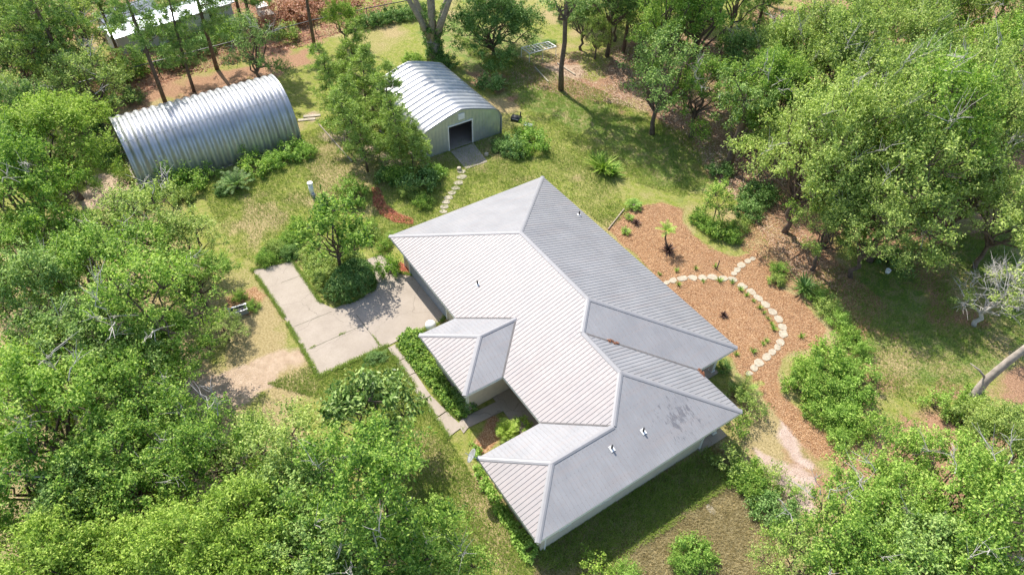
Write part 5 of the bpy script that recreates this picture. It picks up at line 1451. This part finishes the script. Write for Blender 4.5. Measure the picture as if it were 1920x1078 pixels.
# white object on the shaded lawn
o = MB().lathe([(.12, 0), (.16, .1), (.17, .3), (.15, .32), (.13, .28), (0, .27)], 14).build("bucket", M['pipe'], None, True); o.location = G(1663, 512); tag(o, "small white bucket on the shaded lawn under the drooping oak", "bucket")
# boards and slab behind the round-topped hut
for px, py, lab in ((585, 218, "pale board lying by the right end of the round-topped hut"), (575, 225, "second pale board lying by the right end of the hut")):
    o = MB().box(-.7, .7, -.16, .16, 0, .06).build("board", M['flag']); o.location = G(px, py); o.rotation_euler = (0, 0, 1.2); tag(o, lab, "board")
# fallen edging log between the huts
pa, pb = Vector(G(712, 246)), Vector(G(790, 303)); tag(MB().tube([pa + Vector((0, 0, .06)), pb + Vector((0, 0, .06))], .07, 7).build("pole", M['bark_pale']), "long pale pole lying along the workshop's side wall", "pole")
tag(MB().tube([G(597, 232, .05), G(660, 303, .05)], .05, 7).build("pole", M['bark_pale']), "thin pole lying on the lawn left of the young pines", "pole")

# ------------------------------------------------------------------ fence and neighbours
A_ = Vector(G(120, 200)); B_ = Vector(G(158, 182)); pts = [Vector(G(*p)) for p in ((125, 212), (160, 181), (300, 141), (450, 101), (592, 62), (690, 40), (790, 20))]
fe = empty("wire_fence", tuple(pts[0])); tag(fe, "dark wire fence with posts running behind the round-topped hut", "fence")
O_ = pts[0]; HF = 1.3
rail = MB(); wires = MB()
for a, b in zip(pts[:-1], pts[1:]):
    L_ = (b - a).length; n = max(1, round(L_ / 2.6))
    rail.tube([a - O_ + Vector((0, 0, HF)), b - O_ + Vector((0, 0, HF))], .045, 6)
    for k in range(n):
        p_ = a.lerp(b, k / n) - O_; MB().tube([p_ + Vector((0, 0, -.05)), p_ + Vector((0, 0, HF + .08))], .04, 6).build("post", M['black'], fe)
    for zz in (0.15, .4, .65, .9, 1.12): wires.tube([a - O_ + Vector((0, 0, zz)), b - O_ + Vector((0, 0, zz))], .010, 3)
    m_ = int(L_ / .3)
    for k in range(m_):
        p_ = a.lerp(b, k / m_) - O_; wires.tube([p_ + Vector((0, 0, .05)), p_ + Vector((0, 0, HF))], .008, 3)
rail.build("rail", M['black'], fe); wires.build("wire_mesh", M['black'], fe)

M['blueroof'] = simple("pale_blue_metal_roof", (0.62, 0.68, 0.74), 0.45, 0.35, 0.08, 2)
M['slate'] = simple("grey_shingle_roof", (0.20, 0.22, 0.26), 0.9, 0, 0.25, 6, .5)
M['siding'] = simple("pale_siding", (0.55, 0.56, 0.55), 0.8, 0, 0.06, 3)
def neighbour(p0, p1, width, mat, label, hz=1.9, pk=.4, name="outbuilding"):
    """p0,p1: ends of the near eave (pixels at eave height)"""
    a = Vector(G(*p0, hz)); b = Vector(G(*p1, hz)); L_ = (b - a).length; ang = math.atan2((b - a).y, (b - a).x)
    e = empty(name, (a.x, a.y, 0), ang); tag(e, label, "building")
    MB().box(.3, L_ - .3, .3, width - .3, 0, hz - .02).build("wall", M['siding'], e)
    mb = MB(); th = .06
    mb.v = [(0, 0, hz), (L_, 0, hz), (L_, width / 2, hz + pk), (0, width / 2, hz + pk), (0, width, hz), (L_, width, hz)]
    mb.v += [(x_, y_, z_ - th) for x_, y_, z_ in mb.v]
    mb.f = [(0, 1, 2, 3), (3, 2, 5, 4), (9, 8, 7, 6), (10, 11, 8, 9), (0, 6, 7, 1), (4, 5, 11, 10), (0, 3, 9, 6), (3, 4, 10, 9), (1, 7, 8, 2), (2, 8, 11, 5)]
    n = int(L_ / .4)
    for k in range(1, n):
        x_ = L_ * k / n
        mb.bar((x_, 0.02, hz + .012), (x_, width / 2, hz + pk + .012), .03, .03); mb.bar((x_, width / 2, hz + pk + .012), (x_, width - .02, hz + .012), .03, .03)
    mb.build("roof", M[mat], e)
    for k in range(3):
        f_ = MB(); xx = L_ * (k + .6) / 3.4
        f_.box(xx, xx + .9, .25, .297, .9, 1.9); fo = f_.build("window", M['white'], e)
        MB().box(xx + .06, xx + .84, .235, .248, .96, 1.84).build("pane", M['glass'], fo)
neighbour((212, 75), (440, 4), 3.4, 'blueroof', "long neighbouring building with pale blue metal roof behind the pines")
neighbour((195, 46), (300, 14), 3.0, 'slate', "long dark-roofed neighbouring building beyond the pale blue roof")
neighbour((52, 100), (100, 88), 4.0, 'slate', "small grey-roofed shed among the trees at the upper left")
for px, py, lab, mt in ((505, 45, "rusty brown tarpaulin-covered crate beyond the far fence", 'wood'), (495, 30, "white garden cabinet beyond the far fence", 'white')):
    o = MB().box(-.6, .6, -.5, .5, 0, 1.1).box(-.65, .65, -.55, .55, 1.103, 1.16).build("storage_box", M[mt], None, bevel=.02); o.location = G(px, py); tag(o, lab, "box")

# ------------------------------------------------------------------ grass blades over the lawn and leaf litter
def scatter_stuff(name, pixpoly, n, mat, L, w, seed, lean=.8, zmax=None, kind='leaf', avoid=()):
    rng = np.random.default_rng(seed); poly = [G(*p)[:2] for p in pixpoly]
    xs = [p[0] for p in poly]; ys = [p[1] for p in poly]
    X = rng.uniform(min(xs), max(xs), n); Y = rng.uniform(min(ys), max(ys), n)
    ok = pip(X, Y, poly)
    for a in avoid:
        ok &= ~pip(X, Y, [G(*p)[:2] for p in a] if not isinstance(a[0][0], float) else a)
    X = X[ok]; Y = Y[ok]
    dn = fbm(X, Y, 1.2, seed); ok = dn > rng.random(len(X)) * .9; X = X[ok]; Y = Y[ok]; k = len(X)
    a = rng.random(k) * 6.28; ll = L * (.5 + rng.random(k))
    if kind == 'blade':
        b = np.stack([X, Y, np.full(k, -.01)], 1); s = np.stack([-np.sin(a), np.cos(a), 0 * a], 1) * w
        tip = b + np.stack([np.cos(a) * lean * ll, np.sin(a) * lean * ll, ll * .8], 1)
        V = np.stack([b - s, b + s, tip + s * .3, tip - s * .3], 1).reshape(-1, 3)
    else:
        b = np.stack([X, Y, .004 + .03 * rng.random(k)], 1); t = np.stack([np.cos(a), np.sin(a), rng.normal(size=k) * .25], 1) * ll[:, None] / 2
        s = np.stack([-np.sin(a), np.cos(a), rng.normal(size=k) * .35], 1) * w
        V = np.stack([b - t, b + s, b + t, b - s], 1).reshape(-1, 3); V[:, 2] = np.maximum(V[:, 2], .002)
    o = lnk(bpy.data.objects.new(name, leaf_mesh(name, V, np.arange(len(V)).reshape(-1, 4), M[mat]))); return tag(o, kind='stuff')
M['straw'] = leaf_mat("straw_grass", [(0.24, .19, .08), (.42, .34, .17), (.58, .49, .29)], .3, .8, 1.5)
M['grassb'] = leaf_mat("grass_blades", [(0.12, .19, .03), (.22, .31, .05), (.34, .42, .09)], .35, .7, 1.5)
M['chip'] = leaf_mat("mulch_chips", [(0.24, .11, .055), (.42, .23, .12), (.58, .38, .22)], 0.0, .9, 1.5)
M['litterl'] = leaf_mat("fallen_leaves", [(0.22, .12, .07), (.42, .27, .18), (.62, .46, .33)], 0.0, .9, 1.5)
hp = [(p.x, p.y) for p in inset(ev, 0.3)]
scatter_stuff("grass", [(360, 330), (620, 230), (720, 300), (1000, 230), (1150, 330), (1180, 400), (1140, 430), (1018, 335), (735, 440), (690, 460), (500, 500), (440, 480)], 260000, 'grassb', .13, .012, 61, kind='blade')
scatter_stuff("shaded_lawn_grass", [(840, 60), (1000, 120), (1150, 180), (1300, 260), (1330, 340), (1280, 370), (1150, 330), (1000, 230)], 120000, 'grassb', .14, .013, 67, kind='blade')
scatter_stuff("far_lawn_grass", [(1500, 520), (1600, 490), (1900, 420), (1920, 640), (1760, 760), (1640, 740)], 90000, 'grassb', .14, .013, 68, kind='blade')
scatter_stuff("lawn_grass", [(560, 690), (730, 650), (840, 820), (1010, 1078), (860, 1100), (640, 760), (500, 720)], 120000, 'grassb', .12, .012, 62, kind='blade', avoid=[drive])
scatter_stuff("dry_grass", [(1010, 1020), (1340, 830), (1390, 880), (1480, 1078), (1300, 1120), (1000, 1100)], 150000, 'straw', .13, .012, 63, kind='blade')
scatter_stuff("shade_grass", [(1010, 1020), (1330, 840), (1375, 905), (1150, 1060), (1010, 1070)], 35000, 'grassb', .2, .016, 64, kind='blade')
scatter_stuff("pine_straw", [(1380, 380), (1440, 400), (1560, 480), (1650, 560), (1620, 640), (1550, 600), (1480, 540), (1420, 480), (1390, 470)], 40000, 'chip', .10, .02, 75)
scatter_stuff("mulch_chips", MULCH[0], 110000, 'chip', .07, .015, 65)
scatter_stuff("leaf_litter", [(1140, 90), (1300, 60), (1500, 300), (1500, 430), (1620, 540), (1500, 540), (1400, 400), (1220, 210), (960, 160), (960, 110)], 110000, 'litterl', .12, .035, 66)

# ------------------------------------------------------------------ weeds creeping over slab edges, debris in the valleys
def edge_weeds(name, lines, n, mat, L, w, spread, seed):
    rng = np.random.default_rng(seed); V = []
    for a, b in lines:
        A0 = np.array(G(*a)); B0 = np.array(G(*b)); ln = np.linalg.norm(B0 - A0); k = int(n * ln)
        f = rng.random(k); f = f[fbm(f * ln + A0[0], f * 0 + A0[1], 0.6, seed) > .42]; k = len(f)
        p = A0 + (B0 - A0) * f[:, None] + rng.normal(size=(k, 3)) * [spread, spread, 0]; p[:, 2] = .03
        a_ = rng.random(k) * 6.28; ll = L * (.5 + rng.random(k))
        s_ = np.stack([-np.sin(a_), np.cos(a_), 0 * a_], 1) * w; tip = p + np.stack([np.cos(a_) * ll, np.sin(a_) * ll, ll * .6], 1)
        V.append(np.stack([p - s_, p + s_, tip + s_ * .3, tip - s_ * .3], 1).reshape(-1, 3))
    V = np.concatenate(V)
    return tag(lnk(bpy.data.objects.new(name, leaf_mesh(name, V, np.arange(len(V)).reshape(-1, 4), M[mat]))), kind='stuff')
edge_weeds("slab_edge_grass", [(drive[i], drive[(i + 1) % len(drive)]) for i in range(len(drive)) if i not in (12,)] + [((727, 652), (842, 821)), ((742, 645), (868, 801))], 260, 'grassb', .13, .012, .06, 71)
edge_weeds("joint_weeds", [((527, 530), (548, 522)), ((566, 516), (588, 508)), ((576, 656), (592, 649)), ((636, 629), (648, 624)), ((692, 618), (712, 648))], 130, 'grassb', .08, .010, .03, 72)
rng = np.random.default_rng(9)
def debris(name, frm, to, f0, f1, n, seed):
    a = np.array(P[frm]); b = np.array(P[to]); f = rng.uniform(f0, f1, n)
    c = a + (b - a) * f[:, None] + np.stack([rng.normal(size=n) * .05, rng.normal(size=n) * .05, np.full(n, .05)], 1)
    V, Q = leaf_geo(rng, c, np.full(n, .05), 6, .07)
    return tag(lnk(bpy.data.objects.new(name, leaf_mesh(name, V, Q, M['leaf_rust']))), kind='stuff')
debris("valley_leaf_litter", 'P4', 'R3', .70, .78, 40, 1)
debris("gutter_leaf_litter", 'P4', 'P5', .0, .12, 40, 2)
scatter_stuff("rusty_leaf_litter", [(360, 60), (480, -20), (760, -20), (700, 40), (560, 90), (440, 120), (330, 150), (230, 190), (200, 170)], 40000, 'leaf_rust', .2, .06, 69)
scatter_stuff("wood_edge_litter", LITTER[1], 60000, 'litterl', .14, .04, 70)
M['redchip'] = leaf_mat("red_mulch_chips", [(0.22, .05, .03), (.40, .12, .07), (.52, .22, .14)], 0.0, .9, 1.5)
scatter_stuff("red_mulch_chips", MULCH[1], 14000, 'redchip', .10, .03, 73)
scatter_stuff("red_bed_chips", MULCH[2], 6000, 'redchip', .10, .03, 74)
